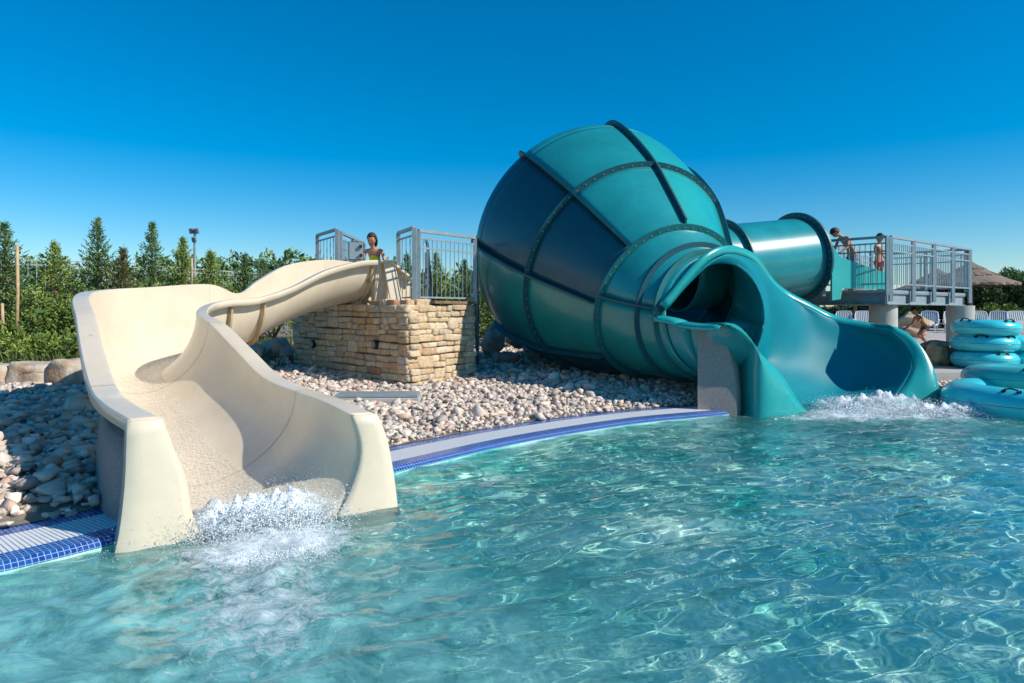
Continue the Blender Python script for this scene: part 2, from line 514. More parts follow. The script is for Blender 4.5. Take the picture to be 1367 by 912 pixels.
NP = 25
bs = []       # (O rim, I rim, floor z)
raw = [
    ((175, 536, 5.15), (432, 536, 5.85), -.05), ((155, 515, 5.7), (395, 523, 6.4), .06), ((139, 468, 6.4), (350, 503, 7.0), .24),
    ((128, 424, 7.2), (313, 466, 7.6), .43), ((119, 397, 8.0), (281, 433, 8.05), .60), ((137, 388, 8.9), (262, 420, 8.5), .74), ((198, 384, 9.8), (272, 408, 8.95), .86),
    ((280, 380, 10.7), (304, 401, 9.45), .98), ((318, 392, 11.3), (343, 398, 10.05), 1.12), ((345, 375, 11.9), (385, 384, 10.75), 1.32), ((385, 354, 12.6), (430, 362, 11.45), 1.55),
    ((435, 347, 13.3), (475, 350, 12.05), 1.74), ((478, 351, 13.9), (502, 348, 12.45), 1.80)]


def profile(O, I, zf, p=.62, q=.8, sk=.12):
    mid = (O + I) / 2; half = (I - O) / 2; half.z = 0
    out = []
    for a in np.linspace(0, math.pi, 40):
        c, s = math.cos(a), math.sin(a)
        rz = O.z if c > 0 else I.z
        k = math.copysign(abs(c) ** (p if c > 0 else 1.15), c)
        sh = sk * (1 - k * k)
        pt = Vector((mid.x - half.x * (k + sh), mid.y - half.y * (k + sh), rz + (zf - rz) * s ** (q if c > 0 else 1.0)))
        out.append(pt)
    return out


EO = (-2.65, 4.55); ee = Vector((.843, .537)).normalized()
exit_in = [(.28, .86), (.345, .66), (.43, .42), (.475, .15), (.60, -.12), (.85, -.22), (1.2, -.22), (1.45, -.08), (1.63, .2), (1.70, .5), (1.63, .77)]
exit_in_s = crom(exit_in, 6)
rows = [resample([vmap(EO, ee, t, z) for t, z in exit_in_s], NP)]
lips = []
for (o, i, zf) in raw:
    rows.append(resample(profile(P(*o), P(*i), zf), NP))
ctrl = []
for r in rows:
    a, b = np.array(r[0]), np.array(r[-1])
    d = (b - a); d[2] = 0; d /= np.linalg.norm(d)
    lw = .19; up = np.array([0, 0, 1.])
    left = [a - d * lw - up * .09, a - d * lw - up * .012, a - d * (lw - .012) + up * .001, a - d * .03 + up * .006, a - d * .010 + up * .003]
    right = [b + d * .010 + up * .003, b + d * .03 + up * .006, b + d * (lw - .012) + up * .001, b + d * lw - up * .012, b + d * lw - up * .09]
    ctrl.append(np.array(left + [tuple(x) for x in r] + right))
ctrl = np.array(ctrl)
SUB = 9
full = np.array(crom([c.ravel() for c in ctrl], SUB)).reshape(-1, ctrl.shape[1], 3)
base = Vector((-3.2, 7.5, 0))
bsl = empty('water_slide', base, 'cream open family water slide curving down from the stone wall into the pool', 'water slide', 'water slides ending in the pool')
cuts = [0, 3 * SUB + 4, 8 * SUB, len(full) - 1]
loft('channel', full, M['cream'], bsl, solid=.022, flip=True, auto=R(38))
# exterior skin joints: ring flanges
nl = 5


def ring_flange(name, row, row2, m, parent, hgt=.09, thick=.035, lo=3, hi=-3):
    prof = row[lo:hi] if hi else row[lo:]
    c = prof.mean(0); dirv = (row2 - row).mean(0); dirv /= np.linalg.norm(dirv)
    tang = np.gradient(prof, axis=0); tang /= np.linalg.norm(tang, axis=1)[:, None] + 1e-9
    nrm = np.cross(tang, dirv); nrm /= np.linalg.norm(nrm, axis=1)[:, None] + 1e-9
    if (nrm * (prof - c)).sum() < 0: nrm = -nrm
    vs = []; n = len(prof); fs = []
    for k in (-.5, .5):
        for h in (.012, hgt):
            for p, q in zip(prof, nrm): vs.append(p + q * h + dirv * thick * k)
    for i in range(n - 1):
        for (a, b) in ((0, 1), (1, 3), (3, 2), (2, 0)):
            fs.append((a * n + i, a * n + i + 1, b * n + i + 1, b * n + i))
    for i in (0, n - 1): fs.append((i, n + i, 3 * n + i, 2 * n + i))
    return mk(name, vs, fs, m, parent)


for k in (cuts[1], cuts[2], int(9.2 * SUB), cuts[3] - 3):
    ring_flange('joint_flange', full[k], full[k - 1], M['cream_flange'], bsl, lo=5, hi=-5)
for k in (int(2.1 * SUB), int(5.2 * SUB), int(8.1 * SUB)):
    rws = [[Vector(p) + Vector((0, 0, .004)) + (Vector(full[k + 1][j]) - Vector(full[k][j])).normalized() * d_ for j, p in enumerate(full[k][2:-2], 2)] for d_ in (-.004, .004)]
    loft('joint_seam', rws, M['cream_flange'], bsl)
# flared end plate of the exit
exit_out = [(.09, .858), (.085, .66), (.075, .42), (.05, .15), (.03, -.12), (.30, -.42), (1.2, -.42), (1.85, -.42), (2.01, -.2), (2.0, .0), (1.96, .30), (1.90, .58), (1.82, .768)]
oi = resample([(t, z, 0) for t, z in exit_in_s], 40)
oo = resample([(t, z, 0) for t, z in crom(exit_out, 4)], 40)
nrm2 = Vector((ee[1], -ee[0]))
vs = []; fs = []
levels = []
for u, bulge in ((0, 0.0), (.12, .012), (.35, .018), (.65, .02), (.88, .016), (1, 0)):
    levels.append([vmap((EO[0] + nrm2[0] * bulge, EO[1] + nrm2[1] * bulge), ee, *(oi[k][:2] * (1 - u) + oo[k][:2] * u)) for k in range(40)])
for u in (.04, .22):
    levels.append([vmap((EO[0] - nrm2[0] * u, EO[1] - nrm2[1] * u), ee, *oo[k][:2]) for k in range(40)])
loft('exit_plate', levels, M['cream'], bsl, solid=-.02, auto=R(50))
# launch box at the top of the slide
lb = MB()
A = P(502, 349, 12.43); B_ = P(522, 348, 12.7); Cc = P(549, 374, 13.0); D = P(549, 403, 13.0); E_ = P(520, 403, 12.6)
th = Vector((-.10, .14, 0))
poly = [A, B_, Cc, D, E_, P(500, 403, 12.55)]
n = len(poly); lb.add(poly + [p + th for p in poly], [tuple(range(n)), tuple(range(n, 2 * n))[::-1]] + [(i, i + n, (i + 1) % n + n, (i + 1) % n) for i in range(n)])
bevel(lb.build('launch_panel', M['cream'], bsl), .02)
lb = MB()
for i in range(3):
    q0, q1 = [P(518, 350, 12.62), P(547, 375, 12.95)][0:2]
lb.bar(P(497, 350, 12.32), P(521, 349, 12.58), .20, .05); lb.bar(P(519, 349, 12.56), P(550, 375, 12.9), .20, .05)
lb.bar(P(519, 350, 12.56), P(529, 403, 12.5), .22, .05, up=(.5, -1, 0))
bevel(lb.build('launch_flange', M['cream'], bsl), .015)
lb = MB()
Of = P(482, 351, 13.9)
lb.add([Of, Of + Vector((.35, .35, .0)), Of + Vector((.6, .7, -.35)), Of + Vector((.6, .7, -.75)), Of + Vector((0, 0, -.75))] +
       [v + Vector((-.06, .1, 0)) for v in (Of, Of + Vector((.35, .35, .0)), Of + Vector((.6, .7, -.35)), Of + Vector((.6, .7, -.75)), Of + Vector((0, 0, -.75)))],
       [(0, 1, 2, 3, 4), (9, 8, 7, 6, 5)] + [(i, i + 5, (i + 1) % 5 + 5, (i + 1) % 5) for i in range(5)])
lb.build('launch_panel', M['cream'], bsl)
# running water on the channel floor (stuff)
lo_i, hi_i = 5 + 6, 5 + NP - 7
wr = []
for k in range(int(.25 * SUB), int(9.5 * SUB)):
    row = full[k]
    seg = row[5 + 7:5 + (17 if k > SUB else 19)]
    seg = resample(seg, 26)
    f = []
    for q, p in enumerate(seg):
        hh = .016 + .010 * noise.noise(Vector((p[0] * 9, p[1] * 9, 0))) + .007 * noise.noise(Vector((p[0] * 30, p[1] * 30, 4)))
        if q in (0, 25): hh = -.003
        f.append((p[0], p[1], p[2] + hh))
    wr.append(f)
rw = bpy.data.materials.new('running_water'); rw.use_nodes = True; nt = rw.node_tree; b = nt.nodes['Principled BSDF']; outp = nt.nodes['Material Output']
b.inputs['Base Color'].default_value = (.90, .85, .74, 1); b.inputs['Roughness'].default_value = .12
tr = nt.nodes.new('ShaderNodeBsdfTransparent'); ms = nt.nodes.new('ShaderNodeMixShader')
tcn = nt.nodes.new('ShaderNodeTexCoord'); nn = nt.nodes.new('ShaderNodeTexVoronoi'); nn.inputs['Scale'].default_value = 38
n3 = nt.nodes.new('ShaderNodeTexNoise'); n3.inputs['Scale'].default_value = 40; n3.inputs['Detail'].default_value = 4
rp = nt.nodes.new('ShaderNodeValToRGB'); rp.color_ramp.elements[0].position = .42; rp.color_ramp.elements[1].position = .62; rp.color_ramp.elements[0].color = (.06,) * 3 + (1,); rp.color_ramp.elements[1].color = (.46,) * 3 + (1,)
nt.links.new(tcn.outputs['Object'], nn.inputs['Vector']); nt.links.new(tcn.outputs['Object'], n3.inputs['Vector']); nt.links.new(n3.outputs['Fac'], rp.inputs['Fac'])
bp = nt.nodes.new('ShaderNodeBump'); bp.inputs['Strength'].default_value = .6; bp.inputs['Distance'].default_value = .008
nt.links.new(nn.outputs['Distance'], bp.inputs['Height']); nt.links.new(bp.outputs[0], b.inputs['Normal'])
nt.links.new(rp.outputs['Color'], ms.inputs['Fac']); nt.links.new(tr.outputs[0], ms.inputs[1]); nt.links.new(b.outputs[0], ms.inputs[2]); nt.links.new(ms.outputs[0], outp.inputs['Surface'])
ro = loft('running_water', wr, rw); ro['kind'] = 'stuff'; ro['label'] = 'thin white rippling water running down the cream slide floor'
# pebble concrete footing under the outer side
pw = []
rowsO = [full[int(k)][3] for k in np.linspace(0.5 * SUB, 2.7 * SUB, 12)]
rowsI = [full[int(k)][12] for k in np.linspace(0.5 * SUB, 2.7 * SUB, 12)]
top = [a + (b - a) * .10 for a, b in zip(rowsO, rowsI)]
lv = []
for zf, bul in ((1, 0), (.75, -.02), (.4, -.06), (0, -.02)):
    r_ = []
    for i, (p, a) in enumerate(zip(top, rowsO)):
        zt = a[2] - .26; z0 = -.3
        u = i / 11
        ou = (a - p); ou[2] = 0; ou /= np.linalg.norm(ou)
        x = p + ou * (-.07 - bul + .05 * math.sin(math.pi * u))
        r_.append((x[0], x[1], z0 + (zt - z0) * zf))
    lv.append(r_)
loft('footing', lv, M['pebblecrete'], bsl, solid=.10)

# ------------------------------------------------------------------ teal tunnel slide with funnel
tsl = empty('water_slide', (2.6, 12.5, .3), 'big closed teal funnel water slide with dark ribs and a wide turquoise exit', 'water slide', 'water slides ending in the pool')
LC = Vector((1.82, 15.0, 2.93)); BC = Vector((2.84, 12.3, 1.71))
ax = (BC - LC).normalized(); e_r = Vector((-ax.y, ax.x, 0)).normalized()
if e_r.x < 0: e_r = -e_r
u_r = e_r.cross(ax); u_r = u_r if u_r.z > 0 else -u_r
SL = (BC - LC).length


def ringp(c, r, a, e=None, u=None):
    e = e or e_r; u = u or u_r
    return c + e * (r * math.cos(a)) + u * (r * math.sin(a))


A_S = SL * .53
sta = [(-1.35, 1.75), (-.95, 2.25), (-.45, 2.58), (0, 2.63), (A_S * .5, 2.45), (A_S, 2.17), (A_S + (SL - A_S) * .5, 1.80), (SL, 1.39)]
s_fine = np.array(crom(sta, 7))
ANG0 = R(90)
flangeA = [ANG0 + R(45.0 * k) for k in range(8)]


def panel(name, i0, i1, a0, a1, m):
    rows = []
    for s, r in s_fine[i0:i1 + 1]:
        rows.append([ringp(LC + ax * s, r, a) for a in np.linspace(a0, a1, 13)])
    return loft(name, rows, m, tsl, solid=.02, flip=False)


colsec = {0: 'teal', 1: 'navy', 2: 'teal_g', 3: 'navy', 4: 'teal', 5: 'navy', 6: 'teal_g', 7: 'teal_l'}  # last sector's lighter teal paints in the sun falling on it
for k in range(8):
    a0, a1 = flangeA[k], flangeA[k] + R(45)
    for (i0, i1) in ((0, 21), (21, 35), (35, 49)):
        panel('shell_panel', i0, i1, a0, a1, M[colsec[k]])
# longitudinal ribs
for k in range(8):
    a = flangeA[k]; vs = []; fs = []
    pts = s_fine[4:49]
    for (s, r) in pts:
        f = min(1, max(0, (s + 1.0) / .5))
        for h in (-.01, .12 * f + .01):
            for da in (-.013, .013):
                c = LC + ax * s; rr = r + h
                vs.append(ringp(c, rr, a + da / rr * 1.4))
    for i in range(len(pts) - 1):
        for (p, q) in ((0, 1), (1, 3), (3, 2), (2, 0)): fs.append((i * 4 + p, i * 4 + q, i * 4 + 4 + q, i * 4 + 4 + p))
    fs += [(0, 1, 3, 2), tuple(4 * (len(pts) - 1) + x for x in (0, 2, 3, 1))]
    mk('shell_rib', vs, fs, M['flange'], tsl)


def ring(name, c, r, e, u, n_, m, parent, h=.11, th=.035, bolts=40, a0=0, a1=2 * math.pi):
    vs = []; fs = []; N = 96
    closed = abs(a1 - a0 - 2 * math.pi) < .01
    for i in range(N + (0 if closed else 1)):
        a = a0 + (a1 - a0) * i / N
        for (dr, ds) in ((-.01, -th / 2), (h, -th / 2), (h, th / 2), (-.01, th / 2)):
            vs.append(ringp(c + n_ * ds, r + dr, a, e, u))
    for i in range(N):
        j = (i + 1) % N if closed else i + 1
        for k in range(4): fs.append((i * 4 + k, i * 4 + (k + 1) % 4, j * 4 + (k + 1) % 4, j * 4 + k))
    if not closed: fs += [(0, 1, 2, 3), tuple(N * 4 + k for k in (3, 2, 1, 0))]
    o = mk(name, vs, fs, m, parent)
    if bolts:
        g = MB(); g.tube([-n_ * (th / 2 + .014), n_ * (th / 2 + .010)], .012, 6); b0 = None
        for i in range(bolts):
            a = a0 + (a1 - a0) * (i + .5) / bolts
            p = ringp(c, r + h * .5, a, e, u)
            if p.z < .9 or (e * math.cos(a) + u * math.sin(a)).dot(p - Vector((0, 0, H))) > .55 * p.length: continue
            if b0 is None: b0 = g.build('bolt', M['bolt']); b = b0
            else: b = b0.copy(); COL.objects.link(b)
            b.parent = o; b.location = p - origin_of(o)
    return o


ring('joint_ring', LC + ax * A_S, 2.17, e_r, u_r, ax, M['flange'], tsl, bolts=72)
ring('joint_ring', LC + ax * SL, 1.39, e_r, u_r, ax, M['flange_t'], tsl, h=.115, bolts=56)
# neck
T0 = Vector((3.42, 11.42, 1.50)); hd = Vector((.40, -.91, -.08)).normalized()
te = Vector((.93, .37, 0)).normalized()
neck = []
cs = crom([tuple(BC) + (1.39,), (3.0, 11.98, 1.62, 1.24), (3.2, 11.68, 1.55, 1.10), tuple(T0) + (1.0,)], 6)
frames = []
for i, c in enumerate(cs):
    t = i / (len(cs) - 1)
    e1 = (e_r * (1 - t) + te * t).normalized(); u1 = (u_r * (1 - t) + Vector((0, .05, 1)) * t).normalized()
    frames.append((Vector(c[:3]), c[3], e1, u1))


def neck_panel(a0, a1, m, i0=0, i1=None):
    rows = [[ringp(c, r, a, e, u) for a in np.linspace(a0, a1, 25)] for (c, r, e, u) in frames[i0:i1]]
    loft('neck_panel', rows, m, tsl, solid=.02)


neck_panel(R(-6), R(174), M['teal']); neck_panel(R(174), R(354), M['teal_g'])
for fi, mm in ((11, 'flange'), (16, 'flange_t')):
    c, r, e1, u1 = frames[fi]
    ring('joint_ring', c, r, e1, u1, e1.cross(u1).normalized(), M[mm], tsl, h=.10, bolts=0, a0=R(50), a1=R(345))
# side joint strip on the neck
vs = []; fs = []
for (c, r, e1, u1) in frames:
    for h in (0, .11):
        for da in (-.014, .014): vs.append(ringp(c, r + h, R(174) + da, e1, u1))
for i in range(len(frames) - 1):
    for (p, q) in ((0, 1), (1, 3), (3, 2), (2, 0)): fs.append((i * 4 + p, i * 4 + q, i * 4 + 4 + q, i * 4 + 4 + p))
mk('shell_rib', vs, fs, M['flange'], tsl)

# exit channel: sections from left rim over the floor to right rim
TN = 41
O2 = Vector((3.6, 10.4)); te2 = Vector((.943, .333))


def circ(c, r, a0, a1, n=40):
    return [Vector(c) + Vector((te.x, te.y, 0)) * (r * math.cos(a)) + Vector((0, 0, 1)) * (r * math.sin(a)) for a in np.linspace(R(a0), R(a1), n)]


def circ2(c, r, a0, a1, e, n=40):
    return [Vector(c) + Vector((e[0], e[1], 0)) * (r * math.cos(a)) + Vector((0, 0, 1)) * (r * math.sin(a)) for a in np.linspace(R(a0), R(a1), n)]


def spl(pts): return [Vector(p) for p in crom(pts, 8)]


def W(t, z): return tuple(vmap(O2, te2, t, z))


exit3 = [W(-.34, 1.36), W(.10, 1.02), W(.62, .59), W(1.02, .08), W(1.5, -.28), W(2.4, -.30), (6.50, 11.60, .10), (6.95, 11.85, .58), (7.0, 12.05, .92), (6.80, 12.25, 1.24)]
S = [resample(circ(T0, 1.0, 180, 534), TN),
     resample(circ2((3.62, 11.46, 1.46), 1.05, 181, 470, (.84, .54)), TN),
     resample(circ2((3.82, 11.68, 1.42), 1.18, 184, 425, (.74, .67)), TN),
     resample(spl([(2.80, 10.84, 1.40), (3.05, 10.95, .75), (3.95, 11.6, .32), (4.85, 12.4, .6), (5.36, 12.82, 1.2), (5.30, 12.92, 1.72), (4.99, 12.92, 2.0)]), TN),
     resample(spl([(2.95, 10.62, 1.38), (3.30, 10.75, .80), (4.25, 11.5, .16), (5.4, 12.45, .36), (5.95, 12.92, .95), (5.92, 13.05, 1.42), (5.63, 13.05, 1.67)]), TN),
     resample(spl([(3.10, 10.45, 1.37), (3.55, 10.65, .85), (4.6, 11.4, -.02), (5.9, 12.35, .10), (6.55, 12.76, .72), (6.50, 12.98, 1.18), (6.19, 13.08, 1.42)]), TN),
     resample(spl([(3.20, 10.32, 1.37), (3.70, 10.55, .90), (4.8, 11.1, -.15), (6.1, 11.98, .02), (6.86, 12.32, .64), (6.86, 12.60, 1.08), (6.60, 12.74, 1.31)]), TN),
     resample([Vector(q) for q in crom(exit3, 6)], TN)]
tfull = np.array(crom([np.array(s).ravel() for s in S], 9)).reshape(-1, TN, 3)
ec_ = loft('exit_channel', tfull, M['teal_in'], tsl, solid=.025, flip=True)
ec_.data.materials.append(M['teal']); ec_.modifiers[0].material_offset = 1
# rolled rims along both free edges
hd2 = Vector((.333, -.943, 0))


def rim_strip(name, edge_pts, outdirs, m, w=.2, drop=.07):
    rows = []
    for p, d in zip(edge_pts, outdirs):
        p = Vector(p); d = Vector(d).normalized(); nrm_ = Vector((0, 0, 1))
        rows.append([p, p + d * w * .3 + nrm_ * .012, p + d * w * .85, p + d * w - nrm_ * .025, p + d * w * .98 - nrm_ * drop])
    return loft(name, rows, m, tsl, solid=.02)


Le = [tfull[k][0] for k in range(len(tfull))]
Re = [tfull[k][-1] for k in range(len(tfull))]
rim_strip('channel_rim', Le, [(-te.x, -te.y, 0)] * len(Le), M['teal_l'])
# flared right rim: outward from the channel centre
rows = []
for k in range(len(tfull)):
    p = Vector(Re[k]); q = Vector(tfull[k][-4]); c = Vector(tfull[k].mean(0))
    t = (Vector(Re[min(k + 1, len(Re) - 1)]) - Vector(Re[max(k - 1, 0)])).normalized()
    o = (p - c); o -= t * o.dot(t); o.normalize()
    o = (o + hd2 * .15).normalized()
    rows.append([p, p + o * .07 + hd2 * .010, p + o * .15, p + o * .165 - hd2 * .04, p + o * .15 - hd2 * .10])
loft('channel_rim', rows, M['teal_l'], tsl, solid=.02)
# end plate
ex_out = [W(-.5, 1.42), W(-.25, 1.40), W(0, 1.2), W(.13, .90), W(.14, .62), W(.15, .30), W(.15, .0), W(.15, -.4), W(.6, -.45), W(1.5, -.5), W(2.4, -.5), (6.6, 11.35, -.5), (7.30, 11.60, -.40), (7.30, 11.66, .15), (7.28, 11.80, .55), (7.18, 12.0, .95), (7.0, 12.2, 1.22), (6.78, 12.38, 1.34)]
oi = resample(crom(exit3, 6), 70)
oo = resample(crom(ex_out, 5), 70)
levels = []
for u, bul in ((0, 0), (.12, .03), (.4, .07), (.7, .07), (.92, .04), (1, 0)):
    levels.append([Vector(oi[k]) * (1 - u) + Vector(oo[k]) * u + hd2 * bul for k in range(70)])
for u in (.04, .30):
    levels.append([Vector(oo[k]) - hd2 * u - Vector((.1, 0, 0)) * u for k in range(70)])
loft('exit_plate', levels, M['teal_l'], tsl, solid=-.02, auto=R(50))
# pebble concrete footing
pts2 = [(2.90, 10.66, -.1), (2.90, 10.66, 1.32), (3.06, 10.62, 1.32), (3.22, 10.58, 1.22), (3.34, 10.55, 1.02), (3.42, 10.53, .7), (3.46, 10.52, .3), (3.46, 10.52, -.1)]
g = MB(); n = len(pts2); bk = Vector((.30, .42, 0))
g.add([Vector(p) for p in pts2] + [Vector(p) + bk for p in pts2], [tuple(range(n)), tuple(range(n, 2 * n))[::-1]] + [(i, i + n, (i + 1) % n + n, (i + 1) % n) for i in range(n)])
g.build('footing', M['pebblecrete'], tsl)
# posts under the funnel
for s_, r in ((-.2, 2.66), (A_S, 2.17)):
    c = LC + ax * s_; b0 = ringp(c, r, R(270)); zg = gz(b0.x, b0.y)
    for dx in (-.9, .9):
        p = ringp(c, r + .02, R(270) + dx / r); g = MB(); g.bar((p.x, p.y, zg - .3), p + Vector((0, 0, .03)), .14)
        g.build('support_post', M['steel_d'], tsl)
# entry tube from the platform
ec = [(3.3, 14.05, 2.45), (4.5, 14.6, 2.56), (5.5, 15.02, 2.68), (6.42, 15.4, 2.80)]
ecs = [Vector(p) for p in crom(ec, 6)]
ed = (ecs[-1] - ecs[6]).normalized(); e_e = Vector((-ed.y, ed.x, 0)).normalized(); u_e = ed.cross(e_e); u_e = u_e if u_e.z > 0 else -u_e
e_e2 = -e_e if e_e.x < 0 else e_e
loft('entry_tube', [[ringp(c, .88, a, e_e2, u_e) for a in np.linspace(0, 2 * math.pi, 65)[:-1]] for c in ecs], M['teal'], tsl, closed=True, solid=.02)
ring('joint_ring', ecs[6], .88, e_e2, u_e, ed, M['flange'], tsl, h=.12, bolts=40)
ring('joint_ring', ecs[-1], .88, e_e2, u_e, ed, M['flange'], tsl, h=.13, th=.05, bolts=40)
g = MB()
E0 = ecs[-1]
n2 = Vector((ed.x, ed.y, 0)).normalized(); s2 = Vector((n2.y, -n2.x, 0))
DZ = 2.05
for side in (1, -1):
    a = E0 + n2 * .06 + s2 * side * .88; b = a + n2 * 1.6
    g = MB()
    p = [Vector((a.x, a.y, 1.82)), Vector((a.x, a.y, 3.0)), Vector((a.x + n2.x * .25, a.y + n2.y * .25, 2.75)), Vector((b.x, b.y, 2.45)), Vector((b.x, b.y, 2.08)), Vector((a.x + n2.x * .3, a.y + n2.y * .3, 2.08)), Vector((a.x + n2.x * .25, a.y + n2.y * .25, 1.85))]
    n = len(p); q = [v + s2 * side * .05 for v in p]
    g.add(p + q, [tuple(range(n)), tuple(range(n, 2 * n))[::-1]] + [(i, i + n, (i + 1) % n + n, (i + 1) % n) for i in range(n)])
    g.build('entry_side_panel', M['teal_l'], tsl)
# ------------------------------------------------------------------ rocks
def ico(sub):
    bm = bmesh.new(); bmesh.ops.create_icosphere(bm, subdivisions=sub, radius=1)
    v = np.array([tuple(x.co) for x in bm.verts]); f = np.array([[q.index for q in p.verts] for p in bm.faces]); bm.free()
    return v, f


IC1, IF1 = ico(1); IC2, IF2 = ico(2); IC4, IF4 = ico(4)


def chip(v, seed, cuts=11, depth=(.38, .80)):
    r = np.random.default_rng(seed); v = v.copy()
    for _ in range(cuts):
        n = r.normal(size=3); n /= np.linalg.norm(n); d = r.uniform(*depth)
        k = v @ n - d; m_ = k > 0
        v[m_] -= np.outer(k[m_], n)
    return v




def hull_rock(seed, n=15):
    r = np.random.default_rng(seed); p = r.normal(size=(n, 3)); p /= np.linalg.norm(p, axis=1)[:, None]; p *= r.uniform(.78, 1.08, (n, 1))
    bm = bmesh.new()
    for q in p: bm.verts.new(q)
    bmesh.ops.convex_hull(bm, input=bm.verts[:]); bmesh.ops.triangulate(bm, faces=bm.faces[:])
    bm.verts.ensure_lookup_table(); bm.verts.index_update()
    v = np.array([tuple(x.co) for x in bm.verts]); f = np.array([[q.index for q in p_.verts] for p_ in bm.faces]); bm.free()
    return v, f


ROCKS = [hull_rock(100 + i, 11 + i % 7) for i in range(24)]
ROCKV = [r[0] for r in ROCKS]
TINTS = np.array([(.62, .58, .52), (.70, .66, .60), (.52, .50, .47), (.46, .44, .42), (.66, .56, .46), (.58, .44, .36), (.76, .73, .68), (.40, .37, .35), (.60, .56, .52), (.66, .60, .50)])
pts = []


def excl(x, y):                       # places where no gravel lies
    m_ = np.zeros(len(x), bool)
    m_ |= (y > 14.0) & (x > 6.9)
    m_ |= (y > 10.95) & (x < -4.9)
    # stone wall block
    m_ |= (y - 11.9 > np.abs(x + 1.9) * .95) & (x > -4.4) & (x < -1.1) & (y < 16)
    m_ |= (x > -2.6) & (x < -1.35) & (y > 9.78) & (y < 10.35)
    for i_ in np.nonzero((x < -1) & (y < 9.5))[0]: m_[i_] |= under(x[i_], y[i_]) or under(x[i_] + .10, y[i_] - .2) or under(x[i_] - .15, y[i_])
    # inside the lower channel of the cream slide
    t_ = (y - 5.2) / 3.3; cxl = -2.2 - 2.2 * t_
    m_ |= (t_ > 0) & (t_ < 1.1) & (np.abs(x - cxl) < .62)
    return m_


def scatter(n, size, x0, x1, y0, y1, dens=None):
    x = rng.uniform(x0, x1, n); y = rng.uniform(y0, y1, n)
    d = np.hypot(x - PC[0], y - PC[1]) - edge_r(x, y)
    ok = (d > BAND + .03) & (np.abs(x) < y * .80 + .6) & ~excl(x, y)
    x, y = x[ok], y[ok]; z = ground(x, y)
    s = rng.gamma(6, size / 6, len(x)); s = np.clip(s, size * .45, size * 2.0)
    pts.append(np.stack([x, y, z, s], 1))


scatter(12000, .047, -9, -1.5, 4.6, 11.2)
scatter(31000, .042, -5, 8, 7.5, 14.5)
scatter(9000, .06, -6, 7.5, 13.0, 20)
scatter(9000, .026, -5, 6, 6.5, 12)
scatter(380, .085, -8, -3, 5.4, 9)
scatter(700, .09, -6.5, 6, 5.0, 16)
scatter(1500, .05, 7, 11, 12.8, 14.1)
pt = np.concatenate(pts)
N = len(pt)
Vs, Fs, Ts = [], [], []
base_n = 0
for vi, rv in enumerate(ROCKV):
    idx = np.nonzero(np.arange(N) % len(ROCKV) == vi)[0]
    k = len(idx); nv = len(rv)
    a = rng.uniform(0, 2 * np.pi, k); b_ = rng.normal(0, .5, k)
    ca, sa, cb, sb = np.cos(a), np.sin(a), np.cos(b_), np.sin(b_)
    sc3 = np.stack([rng.uniform(.8, 1.35, k), rng.uniform(.65, 1.0, k), rng.uniform(.45, .8, k)], 1)
    v = rv[None] * sc3[:, None, :]
    x, y, z = v[..., 0], v[..., 1], v[..., 2]
    y, z = y * cb[:, None] - z * sb[:, None], y * sb[:, None] + z * cb[:, None]
    x, y = x * ca[:, None] - y * sa[:, None], x * sa[:, None] + y * ca[:, None]
    p = pt[idx]
    v = np.stack([x, y, z], -1) * p[:, None, 3:4] + np.stack([p[:, 0], p[:, 1], p[:, 2] + p[:, 3] * rng.uniform(-.05, .75, k)], -1)[:, None]
    Vs.append(v.reshape(-1, 3)); Fs.append((ROCKS[vi][1][None] + (np.arange(k) * nv)[:, None, None] + base_n).reshape(-1, 3)); base_n += k * nv
    t = TINTS[rng.integers(0, len(TINTS), k)] * rng.uniform(.75, 1.15, (k, 1)) * np.array([1.24, 1.13, 1.05])
    Ts.append(np.repeat(t, nv, 0))
gv, gf, gt = np.concatenate(Vs), np.concatenate(Fs), np.concatenate(Ts)


def bigmesh(name, v, f, m, tint=None):
    me = bpy.data.meshes.new(name); me.vertices.add(len(v)); me.vertices.foreach_set('co', v.astype(np.float32).ravel())
    fl_ = f.ravel().astype(np.int32); k = f.shape[1]
    me.loops.add(len(fl_)); me.loops.foreach_set('vertex_index', fl_)
    me.polygons.add(len(f)); me.polygons.foreach_set('loop_start', np.arange(0, len(fl_), k, dtype=np.int32))
    me.update(calc_edges=True); me.materials.append(m)
    if tint is not None:
        ca = me.color_attributes.new('tint', 'FLOAT_COLOR', 'POINT'); t = np.ones((len(v), 4), np.float32); t[:, :3] = tint; ca.data.foreach_set('color', t.ravel())
    return me


o = bpy.data.objects.new('gravel', bigmesh('gravel', gv, gf, M['gravelm'], gt)); COL.objects.link(o)
o['kind'] = 'stuff'; o['label'] = 'bed of pale broken limestone gravel behind the pool edge'


